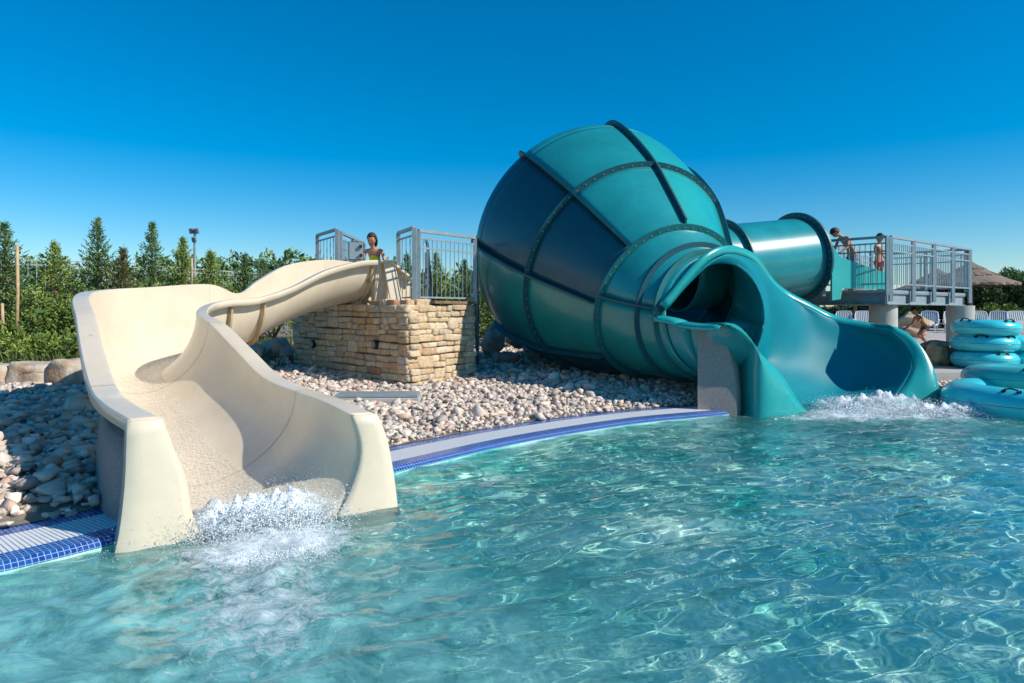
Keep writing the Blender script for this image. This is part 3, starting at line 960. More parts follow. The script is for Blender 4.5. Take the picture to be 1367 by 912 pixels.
def boulder(loc, size, seed, label, tintc=(.62, .52, .42), rot=0, group='boulders round the slides', name='boulder', blocky=0):
    v = chip(IC4, seed, 14, (.5, .8) if not blocky else (.55, .72))
    if blocky:
        v = np.sign(v) * np.abs(v) ** (1 - blocky); v = np.clip(v, -.82, .82)
    n_ = np.array([noise.noise(Vector(p) * 1.8 + Vector((seed, 0, 0))) * .10 + noise.noise(Vector(p) * 5 + Vector((0, seed, 0))) * .045 for p in v])
    v = v * (1 + n_)[:, None]
    v = v * np.array(size)
    c, s = math.cos(rot), math.sin(rot)
    v = np.stack([v[:, 0] * c - v[:, 1] * s, v[:, 0] * s + v[:, 1] * c, v[:, 2]], 1)
    t = np.array(tintc)[None] * np.array([[1 + .35 * noise.noise(Vector(p) * 3 / max(size) + Vector((seed, 5, 0)))] for p in v])
    orange = np.clip(np.array([noise.noise(Vector(p) * 2.2 / max(size) + Vector((seed, 15, 3))) for p in v]) * 2.5, 0, 1)[:, None]
    t = t * (1 - orange * .6) + np.array([(.50, .24, .09)]) * orange * .6
    o = bpy.data.objects.new(name, bigmesh(name, v, IF4, M['rock'], t)); COL.objects.link(o)
    o.location = loc
    return tag(o, label, 'rock', group)


def at(px, py, Y): return P(px, py, Y)


def bl(px0, px1, py0, py1, Y, seed, label, depth=None, **k):
    w_ = (px1 - px0) / F * Y; h_ = (py1 - py0) / F * Y
    c = P((px0 + px1) / 2, (py0 + py1) / 2, Y)
    return boulder(c, (w_ / 2 * 1.18, (depth or w_ * .7) / 2 * 1.18, h_ / 2 * 1.25), seed, label, **k)


GL = 'pale boulders behind the gravel'
bl(-70, 18, 484, 526, 10.9, 1, 'long sawn pale stone block at the left edge below the conifers', blocky=.45, depth=.5, group=GL)
bl(16, 78, 483, 524, 10.95, 2, 'flat topped pale stone block left of the orange streaked boulder', blocky=.45, depth=.5, group=GL)
bl(74, 128, 477, 521, 11.0, 3, 'orange streaked pale boulder directly behind the cream slide', blocky=.2, depth=.6, group=GL)
bl(338, 388, 446, 496, 14.6, 4, 'craggy pale boulder between the cream slide and the stone wall', group=GL, tintc=(.60, .50, .42))
bl(322, 352, 462, 500, 13.6, 5, 'small pale boulder leaning under the cream slide channel', group=GL)
bl(644, 676, 428, 474, 17.0, 6, 'pointed tan boulder just right of the steel stair', group=GL, tintc=(.60, .48, .38))
bl(668, 722, 437, 470, 17.3, 7, 'rusty orange boulder beside the lower left of the funnel', group=GL, tintc=(.62, .42, .28))
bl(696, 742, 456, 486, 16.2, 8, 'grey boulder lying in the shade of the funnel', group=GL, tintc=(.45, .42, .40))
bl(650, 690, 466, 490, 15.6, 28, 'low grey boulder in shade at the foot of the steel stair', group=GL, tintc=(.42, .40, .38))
bl(1238, 1266, 458, 492, 15.9, 9, 'orange brown boulder in the terrace edge next to the turquoise exit', group='rocks of the terrace edge', tintc=(.66, .44, .25))
bl(1252, 1300, 462, 494, 16.0, 10, 'grey brown boulder in the terrace edge behind the ring stack', group='rocks of the terrace edge', tintc=(.30, .26, .22))
bl(1222, 1268, 453, 469, 16.1, 11, 'flat brown stone on the terrace edge under the crouching child', group='rocks of the terrace edge', tintc=(.36, .27, .20))
bl(1296, 1372, 455, 492, 16.2, 12, 'long pale boulder of the terrace edge hidden behind the rings', group='rocks of the terrace edge', tintc=(.5, .42, .34))
bl(1366, 1440, 450, 492, 16.3, 22, 'boulder of the terrace edge at the right edge of the view', group='rocks of the terrace edge', tintc=(.5, .42, .34))
bl(1196, 1242, 417, 442, 22.0, 13, 'big flat tan boulder behind the crouching child', group='rocks on the terrace', tintc=(.62, .50, .38))
bl(1202, 1236, 436, 452, 21.5, 14, 'brown boulder lying under the flat tan one', group='rocks on the terrace', tintc=(.50, .36, .28))
bl(1290, 1400, 428, 441, 31, 15, 'low reddish stone kerb behind the white loungers', blocky=.4, group='rocks on the terrace', tintc=(.55, .40, .32))
bl(1110, 1160, 430, 441, 31, 16, 'low tan stone kerb seen under the platform', blocky=.4, group='rocks on the terrace', tintc=(.58, .46, .36))

# ------------------------------------------------------------------ stone wall under the launch
C0 = Vector((-1.76, 11.6)); CL = Vector((-4.55, 14.25)); CR = Vector((-.76, 13.25))
CB = CL + (CR - C0) * 1.0
wz0, wz1 = .15, 1.70
sw = empty('stone_wall', ((C0.x + CL.x) / 2 + .8, 13.2, .3), 'dry stone wall base of irregular tan limestone blocks carrying the slide launch', 'stone wall')
g = MB()
inn = .10


def wall_core():
    dc = ((CL - C0).normalized() + (CR - C0).normalized()) * inn * 1.2
    ps = [C0 + dc, CR + (CL - C0).normalized() * inn * 1.2 + Vector((0, 0)), CB, CL + (CR - C0).normalized() * inn * 1.2]
    vs = [(p.x, p.y, wz0 - .2) for p in ps] + [(p.x, p.y, wz1 - .03) for p in ps]
    return vs, [(0, 1, 2, 3)[::-1], (4, 5, 6, 7), (0, 1, 5, 4), (1, 2, 6, 5), (2, 3, 7, 6), (3, 0, 4, 7)]


v, f = wall_core(); g.add(v, f); g.build('wall_core', M['joint'], sw)
bvs, bfs, bts = [], [], []
bm = bmesh.new(); bmesh.ops.create_cube(bm, size=1); bmesh.ops.subdivide_edges(bm, edges=bm.edges[:], cuts=4, use_grid_fill=True)
SV = np.array([tuple(x.co) for x in bm.verts]); SF = np.array([[q.index for q in p.verts] for p in bm.faces]); bm.free()
STT = np.array([(.60, .46, .30), (.66, .54, .38), (.55, .40, .25), (.68, .58, .44), (.60, .50, .38), (.62, .44, .26), (.70, .62, .50), (.54, .34, .20), (.50, .46, .40), (.64, .50, .33)])
cnt = 0


def stone(c, ux, uy, size, seed):
    global cnt
    v = SV.copy() * 2
    v = v / np.maximum(1, (np.abs(v) ** 9).sum(1) ** (1 / 9))[:, None]
    r = np.random.default_rng(seed)
    o1 = r.uniform(0, 99)
    nn_ = np.array([noise.noise_vector(Vector(p) * 1.1 + Vector((o1, 0, 0))) for p in v]) * .09 + np.array([noise.noise_vector(Vector(p) * 3 + Vector((0, o1, 0))) for p in v]) * .06
    v = (v + nn_) / 2
    v[:, 0] += v[:, 2] * r.uniform(-.08, .08)
    w_ = v * np.array(size)
    ang = r.normal(0, .015)
    w_[:, 2] += w_[:, 0] * ang
    out = np.array(c)[None] + w_[:, 0:1] * np.array([ux.x, ux.y, 0]) + w_[:, 1:2] * np.array([uy.x, uy.y, 0]) + w_[:, 2:3] * np.array([0, 0, 1])
    t = STT[r.integers(0, len(STT))] * .7 * r.uniform(.9, 1.14) * 1.16 * np.array([1.04, .98, .88]) + .3 * np.array([.76, .60, .40])
    if r.random() < .02: t = np.array((.62, .34, .20))
    bvs.append(out); bfs.append(SF + cnt * len(SV)); bts.append(np.repeat(t[None], len(SV), 0)); cnt += 1


sd_ = 0
for fi, (A0, A1) in enumerate(((C0, CL), (C0, CR), (CR, CB))):
    d = (A1 - A0); Lw = d.length; d.normalize()
    cen = (C0 + CL + CR + CB) / 4; nrm_ = Vector((d.y, -d.x)); nrm_ = nrm_ if (A0 - cen).dot(nrm_) > 0 else -nrm_
    z = wz0; ri = 0
    rr = random.Random(fi * 31 + 5)
    NB = 7; hb = (wz1 + .01 - wz0) / NB
    for bnd in range(NB):
        zb_ = wz0 + bnd * hb; x = -.02 - rr.uniform(0, .08)
        while x < Lw - .01:
            ww = rr.uniform(.26, .62)
            if x + ww > Lw - .16: ww = Lw + .03 - x
            wob = .012 * math.sin(x * 2.3 + bnd * 1.7)
            mode = rr.random(); cells = []
            if mode < .12 and ww < .45: cells = [(0, 1, 0, 1)]
            elif mode < .5:
                f1 = rr.uniform(.38, .62); a1 = rr.uniform(.35, .65)
                cells = [(0, 1, 0, f1), (0, a1, f1, 1), (a1, 1, f1, 1)]
            elif mode < .8:
                f1 = rr.uniform(.38, .62); a1 = rr.uniform(.35, .65)
                cells = [(0, a1, 0, f1), (a1, 1, 0, f1), (0, 1, f1, 1)]
            else:
                a1 = rr.uniform(.3, .7); f1 = rr.uniform(.35, .5); f2 = rr.uniform(.5, .65)
                cells = [(0, a1, 0, f1), (0, a1, f1, 1), (a1, 1, 0, f2), (a1, 1, f2, 1)]
            for (u0, u1, v0, v1) in cells:
                sd_ += 1
                cw, chh = (u1 - u0) * ww, (v1 - v0) * hb
                dpt = .22 + rr.uniform(-.02, .04)
                c = A0 + d * (x + (u0 + u1) / 2 * ww) + nrm_ * (-.10 + (dpt - .22) / 2)
                stone((c.x, c.y, zb_ + (v0 + v1) / 2 * hb + wob), d, nrm_, (cw - .004, dpt, chh - .002), sd_)
            x += ww
# loose cap stones
for k in range(26):
    sd_ += 1; r = random.Random(sd_); a = r.uniform(0, .92)
    c = (C0 + (CL - C0) * a) if k % 3 else (C0 + (CR - C0) * a * .35)
    c = c + (cen - c).normalized() * r.uniform(.10, .30)
    stone((c.x, c.y, wz1 + .03), (CL - C0).normalized(), Vector((.69, .72)), (r.uniform(.15, .32), r.uniform(.12, .22), r.uniform(.10, .17)), sd_)
me = bigmesh('masonry', np.concatenate(bvs) - np.array(sw.location), np.concatenate(bfs), M['stone'], np.concatenate(bts))
me.polygons.foreach_set('use_smooth', [True] * len(me.polygons))
o = bpy.data.objects.new('masonry', me); COL.objects.link(o); o.parent = sw
g = MB()
dR = (CR - C0).normalized()
p0 = C0 + dR * .55; p1 = CR + dR * .05
inw = (CL - C0).normalized()
g.bar((p0.x + inw.x * .5, p0.y + inw.y * .5, wz1 + .055), (p1.x + inw.x * .5, p1.y + inw.y * .5, wz1 + .055), 1.1, .05)
g.build('deck_board', M['wood'], sw)


def lamp(px, py, label):
    Pw = None
    k = (px - CXP) / F
    # intersect with left face line
    dx, dy = (CL - C0).x, (CL - C0).y
    t = (k * C0.y - C0.x) / (dx - k * dy)
    X, Y = C0.x + dx * t, C0.y + dy * t; Z = H - (py - HY) / F * Y
    nf = Vector((-.69, -.72, 0)).normalized()
    c = Vector((X, Y, Z)) + nf * .055
    o = empty('wall_lamp', c, label, 'lamp', 'round lamps set in the stone wall')
    g = MB(); g.tube([c - nf * .05, c + nf * .035], .085, 24); bevel(g.build('housing', M['black'], o, smooth=False), .008)
    g = MB(); g.tube([c + nf * .036, c + nf * .045], .062, 24); g.build('lens', M['lamp_face'], o)


lamp(421, 459, 'round black wall lamp nearer the cream slide, left of its twin')
lamp(504, 460, 'round black wall lamp nearer the corner of the stone wall')
# drain cover in the gravel
dv = empty('access_cover', (-1.98, 10.05, gz(-1.98, 10.05)), 'flat grey metal cover slab lying in the gravel below the stone wall', 'cover slab')
g = MB(); g.box((-1.98, 10.12, gz(-1.98, 10.05) + .10), (1.2, .42, .05), rot=.05); bevel(g.build('cover_plate', M['steel'], dv), .01)
g = MB(); g.box((-1.98, 10.05, gz(-1.98, 10.05) + .02), (1.24, .50, .10), rot=.05); g.build('cover_frame', M['concrete'], dv)


# ------------------------------------------------------------------ railings
def railing(name, pts, z0, h, label, cat='railing', group=None, posts=None, pitch=.11, endposts=True, post_down=0, top=.06, mlow=.10, parent=None, double=True):
    o = parent or empty(name, Vector((pts[0][0], pts[0][1], z0)), label, cat, group)
    pts = [Vector((p[0], p[1], 0)) for p in pts]
    g = MB()
    for a, b in zip(pts[:-1], pts[1:]):
        g.bar(a + Vector((0, 0, z0 + h)), b + Vector((0, 0, z0 + h)), top, top * .9)
    g.build('top_rail', M['steel'], o)
    for a, b in zip(pts[:-1], pts[1:]):
        d = (b - a); Ls = d.length; d.normalize()
        g = MB()
        zs = [z0 + mlow, z0 + h - .13] + ([z0 + h - .30] if double else [])
        for z in zs: g.bar(a + Vector((0, 0, z)), b + Vector((0, 0, z)), .022, .03)
        n = max(2, int(Ls / pitch))
        for i in range(1, n):
            p = a + d * (Ls * i / n); g.bar(p + Vector((0, 0, z0 + mlow)), p + Vector((0, 0, z0 + h - .13)), .014)
        g.build('baluster_panel', M['steel'], o)
        npst = max(1, int(round(Ls / 1.2)))
        for i in range(npst + 1):
            if i == npst and b is not pts[-1]: continue
            p = a + d * (Ls * i / npst)
            g = MB(); g.bar(p + Vector((0, 0, z0 - post_down)), p + Vector((0, 0, z0 + h)), .06, .075)
            g.build('post', M['steel'], o)
    return o


def px2(px, Y): return ((px - CXP) / F * Y, Y)


# right of launch: short bay, long bay
ra = px2(532, 12.9); rb = px2(553, 12.05); rc = px2(634, 13.25)
railing('railing', [ra, rb], 1.74, 1.33, 'narrow steel railing bay closing the launch deck beside the cream slide end', group='steel railings of the launch deck', double=False, pitch=.2)
railing('railing', [(rb[0] + .07, rb[1] + .03), rc], 1.74, 1.28, 'long steel railing on the stone wall above its sunlit side', group='steel railings of the launch deck')
la = px2(424, 15.0); lb_ = px2(450, 13.9); lc_ = px2(486, 16.2)
railing('railing', [la, lb_], 1.9, 1.36, 'short steel railing corner left of the girl behind the cream slide', group='steel railings of the launch deck', double=False, pitch=.2)
railing('railing', [(lb_[0] + .06, lb_[1] + .05), lc_], 1.9, 1.30, 'pale steel railing running back behind the girl', group='steel railings of the launch deck')
# stair down from the deck
st = empty('steel_stair', (-.55, 14.2, .3), 'dark steel stair with open treads dropping behind the stone wall', 'stair')
s0 = Vector((*px2(637, 13.35), 1.72)); sdn = Vector((-.02, 1.5, 0)).normalized(); sw_ = Vector((-sdn.y, sdn.x, 0))
L_st = 1.6
for off in (0.04, 1.0):
    a = s0 + sw_ * off; b = a + sdn * L_st + Vector((0, 0, -1.35))
    g = MB(); g.bar(a, b, .05, .24); g.build('stringer', M['steel_d'], st)
    g = MB(); g.tube([a + Vector((0, 0, 1.25)), a + sdn * .25 + Vector((0, 0, 1.22)), b + Vector((0, 0, .95))], .032, 8); g.build('handrail', M['steel_d'], st)
    for f_ in (0.02, .5, .98):
        p = a + (b - a) * f_; g = MB(); g.bar(p, p + Vector((0, 0, 1.05)), .05); g.build('post', M['steel_d'], st)
for i in range(7):
    p = s0 + sdn * (L_st * (i + .6) / 7) + Vector((0, 0, -1.35 * (i + .6) / 7)) + sw_ * .52
    g = MB(); g.box(p, (.24, .94, .03), mtx=Matrix(((sdn.x, sw_.x, 0), (sdn.y, sw_.y, 0), (0, 0, 1)))); g.build('tread', M['steel'], st)
# control box on the slide rim
cb = empty('control_panel', P(476, 350, 12.0), 'small grey sign plate on a short post at the slide rim beside the girl', 'sign plate')
g = MB(); g.box(P(475.5, 335, 12.0), (.24, .03, .30), rot=.15); bevel(g.build('sign_plate', M['plate'], cb), .006)
g = MB(); g.box(P(475.5, 335, 12.02), (.26, .02, .32), rot=.15); g.build('edge_frame', M['black'], cb)
for (dx, dy) in ((481.5, 329), (482, 341)):
    g = MB(); g.box(P(dx, dy, 11.97), (.05, .03, .05), rot=.15); g.build('clamp', M['black'], cb)
g = MB(); g.bar(P(473, 345, 12.03), P(473, 356, 12.03), .05); g.build('post', M['steel'], cb)

# ------------------------------------------------------------------ platform on the right
pl = empty('platform', (8.4, 16.0, .7), 'raised steel platform on round pale columns where the teal tube starts', 'platform')
pa, pb, pc = Vector((6.75, 15.95, 0)), Vector((8.05, 14.62, 0)), Vector((11.75, 17.65, 0))
pd = pa + (pc - pb)
quad = [pa, pb, pc, pd]
g = MB(); vs = [p + Vector((0, 0, z)) for z in (1.995, 2.05) for p in quad]
g.add(vs, [(0, 1, 2, 3)[::-1], (4, 5, 6, 7)] + [(i, (i + 1) % 4, (i + 1) % 4 + 4, i + 4) for i in range(4)]); g.build('deck', M['steel'], pl)
for i, (a, b) in enumerate(((pa, pb), (pb, pc), (pc, pd), (pd, pa))):
    inn_ = ((pa + pc) / 2 - (a + b) / 2).normalized() * .06; e_ = (b - a).normalized()
    g = MB()
    a2, b2 = a + inn_ + e_ * .03, b + inn_ - e_ * .03
    g.bar(a2 + Vector((0, 0, 1.86)), b2 + Vector((0, 0, 1.86)), .02, .25)
    g.bar(a2 + Vector((0, 0, 1.745)), b2 + Vector((0, 0, 1.745)), .12, .02); g.bar(a2 + Vector((0, 0, 1.98)), b2 + Vector((0, 0, 1.98)), .12, .02)
    g.build('beam', M['steel'] if i else M['steel_d'], pl)
for k in range(1, 4):
    a = pa + (pd - pa) * k / 4; b = pb + (pc - pb) * k / 4
    g = MB(); g.bar(a + Vector((0, 0, 1.87)), b + Vector((0, 0, 1.87)), .1, .2); g.build('beam', M['steel_d'], pl)


def column(px, Y, r_, label=None):
    x, y = px2(px, Y); zg = gz(x, y) - .2
    g = MB(); g.tube([(x, y, zg), (x, y, 1.73)], r_, 40)
    o = g.build('column', M['concrete'], pl, smooth=True, auto=R(40))


column(1179, 15.35, .29); column(1282, 17.35, .31)
po_ = (pb - pa).normalized(); q1 = pa + po_ * .55
f1 = Vector((-.05, -.05, 0))
railing('railing', [(q1.x - .06, q1.y - .06), (pb.x - .04, pb.y - .06)], 2.08, 1.10, 'left hand railing bay of the platform next to the teal tube', group='steel railings of the platform', post_down=.15)
railing('railing', [(pb.x + .03, pb.y - .06), (pc.x + .05, pc.y - .06)], 2.08, 1.10, 'long front railing of the platform facing the pool', group='steel railings of the platform', post_down=.28)
railing('railing', [(pc.x, pc.y), (pd.x, pd.y)], 2.08, 1.10, 'end railing of the platform towards the thatched parasols', group='steel railings of the platform')
railing('railing', [(pd.x, pd.y), (pa.x + 1.3, pa.y + 1.1)], 2.08, 1.10, 'rear railing of the platform seen through the front bars', group='steel railings of the platform')

# ------------------------------------------------------------------ terrace pieces at the right
x0, y0 = px2(1240, 13.6)
g = MB()
zt = .32
poly = [(7.7, 14.05), (9.4, 14.15), (12, 14.3), (17, 13.6), (17, 16.1), (7.1, 16.1)]
vs = [(x, y, z) for z in (.1, zt) for x, y in poly]; n = len(poly)
g.add(vs, [tuple(range(n))[::-1], tuple(range(n, 2 * n))] + [(i, (i + 1) % n, (i + 1) % n + n, i + n) for i in range(n)])
o = g.build('pavement', M['concrete']); o['kind'] = 'structure'
poly = [(7.35, 16.22), (17, 16.4), (40, 16), (40, 60), (9, 60), (7.2, 24)]
vs = []; 
g = MB(); zt2 = .98
Mterr = mat('terrace_paving', (.42, .36, .32), .9, color2=(.56, .50, .45), vscale=2, bump=.3)
n = len(poly)
vs = [(x, y, gz(x, y) - .2) for x, y in poly] + [(x, y, gz(x, y) + .035) for x, y in poly]
g.add(vs, [tuple(range(n, 2 * n))] + [(i, (i + 1) % n, (i + 1) % n + n, i + n) for i in range(n)])
o = g.build('terrace', Mterr); o['kind'] = 'structure'


# loungers: white plastic sun chairs
def lounger():
    o = empty('sun_lounger', (0, 0, 0), 'x', 'sun lounger', 'white plastic sun loungers on the terrace')
    W2 = .34
    # backrest of slats inside a rounded frame, leaning back (+y)
    fr = []
    Hh = .78
    for k in range(25):
        a = math.pi * k / 24; x = -W2 * math.copysign(abs(math.cos(a)) ** .45, math.cos(a)); z = .10 + (Hh - .1) * (abs(math.sin(a)) ** .35)
        fr.append((x, z * .42, .34 + z * .82))
    g = MB(); g.tube(fr, .022, 6); g.build('back_frame', M['white'], o)
    g = MB()
    for i in range(9):
        x = -W2 + .05 + i * (2 * W2 - .1) / 8
        g.bar((x, .03, .40), (x, Hh * .42 - .01, .34 + Hh * .80), .045, .014, up=(0, 1, -.5))
    g.build('backrest', M['white'], o)
    g = MB()
    for i in range(11):
        y = -1.15 + i * .105; g.box((0, y, .36), (2 * W2 - .04, .07, .018))
    g.build('seat', M['white'], o)
    for s in (-1, 1):
        g = MB(); g.bar((s * W2, .05, .36), (s * W2, -1.2, .36), .035, .06); g.build('side_rail', M['white'], o)
        g = MB(); g.tube([(s * (W2 + .03), .15, .40), (s * (W2 + .05), .10, .58), (s * (W2 + .05), -.30, .56), (s * (W2 + .03), -.38, .38)], .022, 6); g.build('armrest', M['white'], o)
        for y in (-1.0, .0):
            g = MB(); g.bar((s * (W2 - .02), y, 0), (s * (W2 - .03), y, .36), .05, .05); g.build('leg', M['white'], o)
    return o


sl = [(1126, 29.0, 'white sun lounger seen under the platform, next to the thin brown post'), (1153, 28.6, 'white sun lounger seen under the platform, left of the nearer column'), (1240, 27.6, 'white sun lounger directly right of the crouching child'),
      (1273, 27.4, 'white sun lounger half hidden by the far column'), (1307, 28, 'white sun lounger just right of the far column above the ring stack'), (1333, 27.7, 'white sun lounger in part shade above the middle of the ring stack'), (1360, 25.5, 'bluish shaded white sun lounger beyond the right end of the ring stack'), (1389, 26.5, 'white sun lounger at the right edge of the view')]
proto = lounger()
for i, (px, Y, lab) in enumerate(sl):
    o = proto if i == 0 else copy_tree(proto)
    x, y = px2(px, Y); o.location = (x, y, gz(x, y) + .04); o.rotation_euler.z = R(-28 + 9 * math.sin(i * 2.3)); o['label'] = lab; o.scale = (.92, .92, .86)


# inflatable rings
def torus(c, Rr, r, m, squash=1., n=72, k=22):
    vs = []; fs = []
    for i in range(n):
        a = 2 * math.pi * i / n
        for j in range(k):
            b = 2 * math.pi * j / k
            pin = 1 - .012 * (abs(math.sin(a * 14)) < .25)
            rr = Rr + r * math.cos(b) * pin
            vs.append((c[0] + rr * math.cos(a), c[1] + rr * math.sin(a), c[2] + r * squash * math.sin(b) * pin))
            fs.append((i * k + j, ((i + 1) % n) * k + j, ((i + 1) % n) * k + (j + 1) % k, i * k + (j + 1) % k))
    return vs, fs


def ringobj(loc, Rr, r, m, label, tilt=(0, 0), rot=0, sq=.9, handles=(200, 250, 20, 80)):
    o = empty('swim_ring', (0, 0, 0), label, 'swim ring', 'turquoise inflatable swim rings')
    v, f = torus((0, 0, 0), Rr, r, m, sq)
    mk('tube', v, f, m, o, smooth=True)
    v, f = torus((0, 0, 0), Rr + r * .995, .006, m, 1, 72, 6); mk('seam', v, f, M['teal'], o, smooth=True)
    for h in handles:
        a = R(h); d = Vector((math.cos(a), math.sin(a), 0)); t = Vector((-d.y, d.x, 0)); b = R(58)
        c = d * (Rr + r * math.cos(b)) + Vector((0, 0, r * sq * math.sin(b))); nn_ = (d * math.cos(b) + Vector((0, 0, math.sin(b)))).normalized()
        g = MB(); g.tube([c - t * .10 - nn_ * .01, c - t * .085 + nn_ * .035, c + nn_ * .06, c + t * .085 + nn_ * .035, c + t * .10 - nn_ * .01], .013, 6); g.build('handle', M['black'], o)
        for s in (-1, 1):
            g = MB(); g.tube([c + t * .10 * s - nn_ * .012, c + t * .10 * s + nn_ * .008], .035, 10); g.build('patch', M['black'], o)
    o.location = loc; o.rotation_euler = (R(tilt[0]), R(tilt[1]), R(rot))
    return o


r_ = .195
X, Y = px2(1313, 15.3); zb = .325
ringobj((X, Y - .02, zb + .19), .46, r_, M['ringm'], 'lowest swim ring of the left stack on the pavement', rot=10, handles=(262, 330, 60))
ringobj((X + .03, Y + .02, zb + .19 + .35), .47, r_, M['ringm'], 'middle swim ring of the left stack', rot=40, tilt=(0, 2), handles=(190, 252, 20))
ringobj((X + .05, Y, zb + .19 + .70), .47, r_ * 1.02, M['ringm'], 'topmost swim ring of the left stack, below the loungers', rot=-10, tilt=(-1, 2), handles=(205, 292, 80))
ringobj((X + 1.30, Y + .1, zb + .19), .47, r_, M['ringm'], 'swim ring lying on the pavement right of the left stack, partly behind it', rot=10, handles=(262, 330, 60))
ringobj((X + .88, Y + .40, zb + .52), .47, r_, M['ringm'], 'swim ring leaning against the middle of the left stack', rot=30, tilt=(4, 10), handles=(262, 300, 60))
X2, Y2 = px2(1405, 11.75)
ringobj((X2, Y2 + .2, .42), .95, .27, M['ringg'], 'large sea green swim ring behind the nearest blue one', rot=0, tilt=(-2, 0), handles=(225, 246, 300), sq=.8)
X3, Y3 = px2(1398, 10.75)
ringobj((X3, Y3, .19), 1.12, .31, M['ringm'], 'largest and nearest turquoise swim ring floating at the right edge of the pool', rot=0, tilt=(0, 0), handles=(213, 262, 320), sq=.82)
# ------------------------------------------------------------------ conifers and other plants
def sprays(out, tints, base, d, n, ln, wd, r, col, droop=.0):
    """feathery leaf-sized blades along a twig"""
    side = d.cross(Vector((0, 0, 1)))
    side = side.normalized() if side.length > .01 else Vector((1, 0, 0))
    for i in range(n):
        f = (i + .5) / n
        p = base + d * (ln * f)
        sg = 1 if i % 2 else -1
        dd = (d * r.uniform(.6, 1.1) + side * sg * r.uniform(.4, .9) + Vector((r.gauss(0, .2), r.gauss(0, .2), r.gauss(.12, .25) - droop))).normalized()
        l2 = wd * r.uniform(.6, 1.3) * (1 - .45 * f)
        w_ = l2 * r.uniform(.16, .28)
        q = dd.cross(Vector((r.gauss(0, 1), r.gauss(0, 1), r.gauss(0, 1)))).normalized() * w_
        out += [tuple(p - q * .6), tuple(p + dd * l2 * .55 - q), tuple(p + dd * l2), tuple(p + dd * l2 * .55 + q)]
        k = r.uniform(.75, 1.25) * (1 + .25 * f)
        c = (col[0] * k, col[1] * k, col[2] * k)
        tints += [c] * 4


def conifer_mesh(seed, h, rad, nb=150, cols=None, base_h=.08, shape=1.0, blade=.11, per=24):
    r = random.Random(seed); vs = []; ts = []
    wood = MB()
    lean = Vector((r.uniform(-.04, .04), r.uniform(-.04, .04), 1))
    wood.tube([Vector((0, 0, 0)), lean * h * .5, lean * h * .97], [h * .014 + .012, h * .010, .006], 7)
    cols = cols or [(.050, .105, .022), (.075, .135, .030), (.100, .155, .035), (.035, .080, .028)]
    for i in range(nb):
        f = base_h + (1 - base_h) * ((i + r.random()) / nb) ** .88
        if f > .99: f = .99
        a = i * 2.4 + r.uniform(-.5, .5)
        prof = (1 - f) ** 1.05 * shape * (.6 + .4 * min(1, f / .15)) + .01; bs = blade * (1.15 - .65 * f)
        lmp = .72 + .42 * noise.noise(Vector((math.cos(a) * 1.4, math.sin(a) * 1.4, f * 7 + seed * 3)))
        Lb = rad * prof * (lmp + r.uniform(-.1, .22))
        up = .45 + .9 * f
        d = Vector((math.cos(a), math.sin(a), up * r.uniform(.6, 1.3))).normalized()
        p0 = lean * (h * f * .97)
        bend = Vector((0, 0, r.uniform(-.15, .35)))
        col = r.choice(cols)
        nseg = max(2, int(Lb / .13))
        p = p0.copy(); dd = d.copy()
        if Lb > .25: wood.tube([p0, p0 + d * Lb * .5, p0 + (d + bend * .3).normalized() * Lb * .95], [.010, .007, .003], 4, cap=False)
        for s in range(nseg):
            f2 = s / nseg
            dd = (dd + bend * .12 + Vector((r.gauss(0, .07), r.gauss(0, .07), r.gauss(0, .05)))).normalized()
            nxt = p + dd * (Lb / nseg)
            if f2 > .10 or Lb < .35:
                for _ in range(max(2, int(per * (Lb / nseg) / .13 / 5))):
                    sd2 = (dd * .7 + Vector((r.gauss(0, .55), r.gauss(0, .55), r.gauss(.1, .45)))).normalized()
                    sprays(vs, ts, p + (nxt - p) * r.random(), sd2, 5, bs * 1.7, bs, r, col)
            p = nxt
        sprays(vs, ts, p, dd, 7, bs * 2, bs, r, col)
    # pointed leader
    for _ in range(10): sprays(vs, ts, lean * (h * r.uniform(.86, .97)), Vector((r.gauss(0, .12), r.gauss(0, .12), 1)).normalized(), 6, .14, blade * .4, r, cols[0])
    n = len(vs) // 4
    return np.array(vs), np.arange(n * 4).reshape(n, 4), np.array(ts), wood


def bush_mesh(seed, rx, ry, h, n=900, blade=.12, cols=None, lobes=7):
    r = random.Random(seed); vs = []; ts = []
    cols = cols or [(.10, .17, .03), (.14, .21, .04), (.19, .25, .05), (.07, .125, .03)]
    lb = [(r.uniform(-.6, .6) * rx, r.uniform(-.6, .6) * ry, r.uniform(.3, .72) * h, r.uniform(.28, .5)) for _ in range(lobes)] + [(0, 0, .3 * h, .6)]
    wood = MB()
    for l in lb: wood.tube([(0, 0, 0), (l[0] * .5, l[1] * .5, l[2] * .6), (l[0], l[1], l[2])], [.03, .02, .008], 5, cap=False)
    for _ in range(n):
        l = r.choice(lb)
        d = Vector((r.gauss(0, 1), r.gauss(0, 1), r.gauss(.25, 1))).normalized()
        q = r.uniform(.55, 1.0) ** .5
        p = Vector((l[0] + d.x * l[3] * rx * q, l[1] + d.y * l[3] * ry * q, max(.03, l[2] + d.z * l[3] * h * .75 * q)))
        sprays(vs, ts, p, (d + Vector((0, 0, .5))).normalized(), 5, blade * 1.4, blade, r, r.choice(cols))
    n_ = len(vs) // 4
    return np.array(vs), np.arange(n_ * 4).reshape(n_, 4), np.array(ts), wood


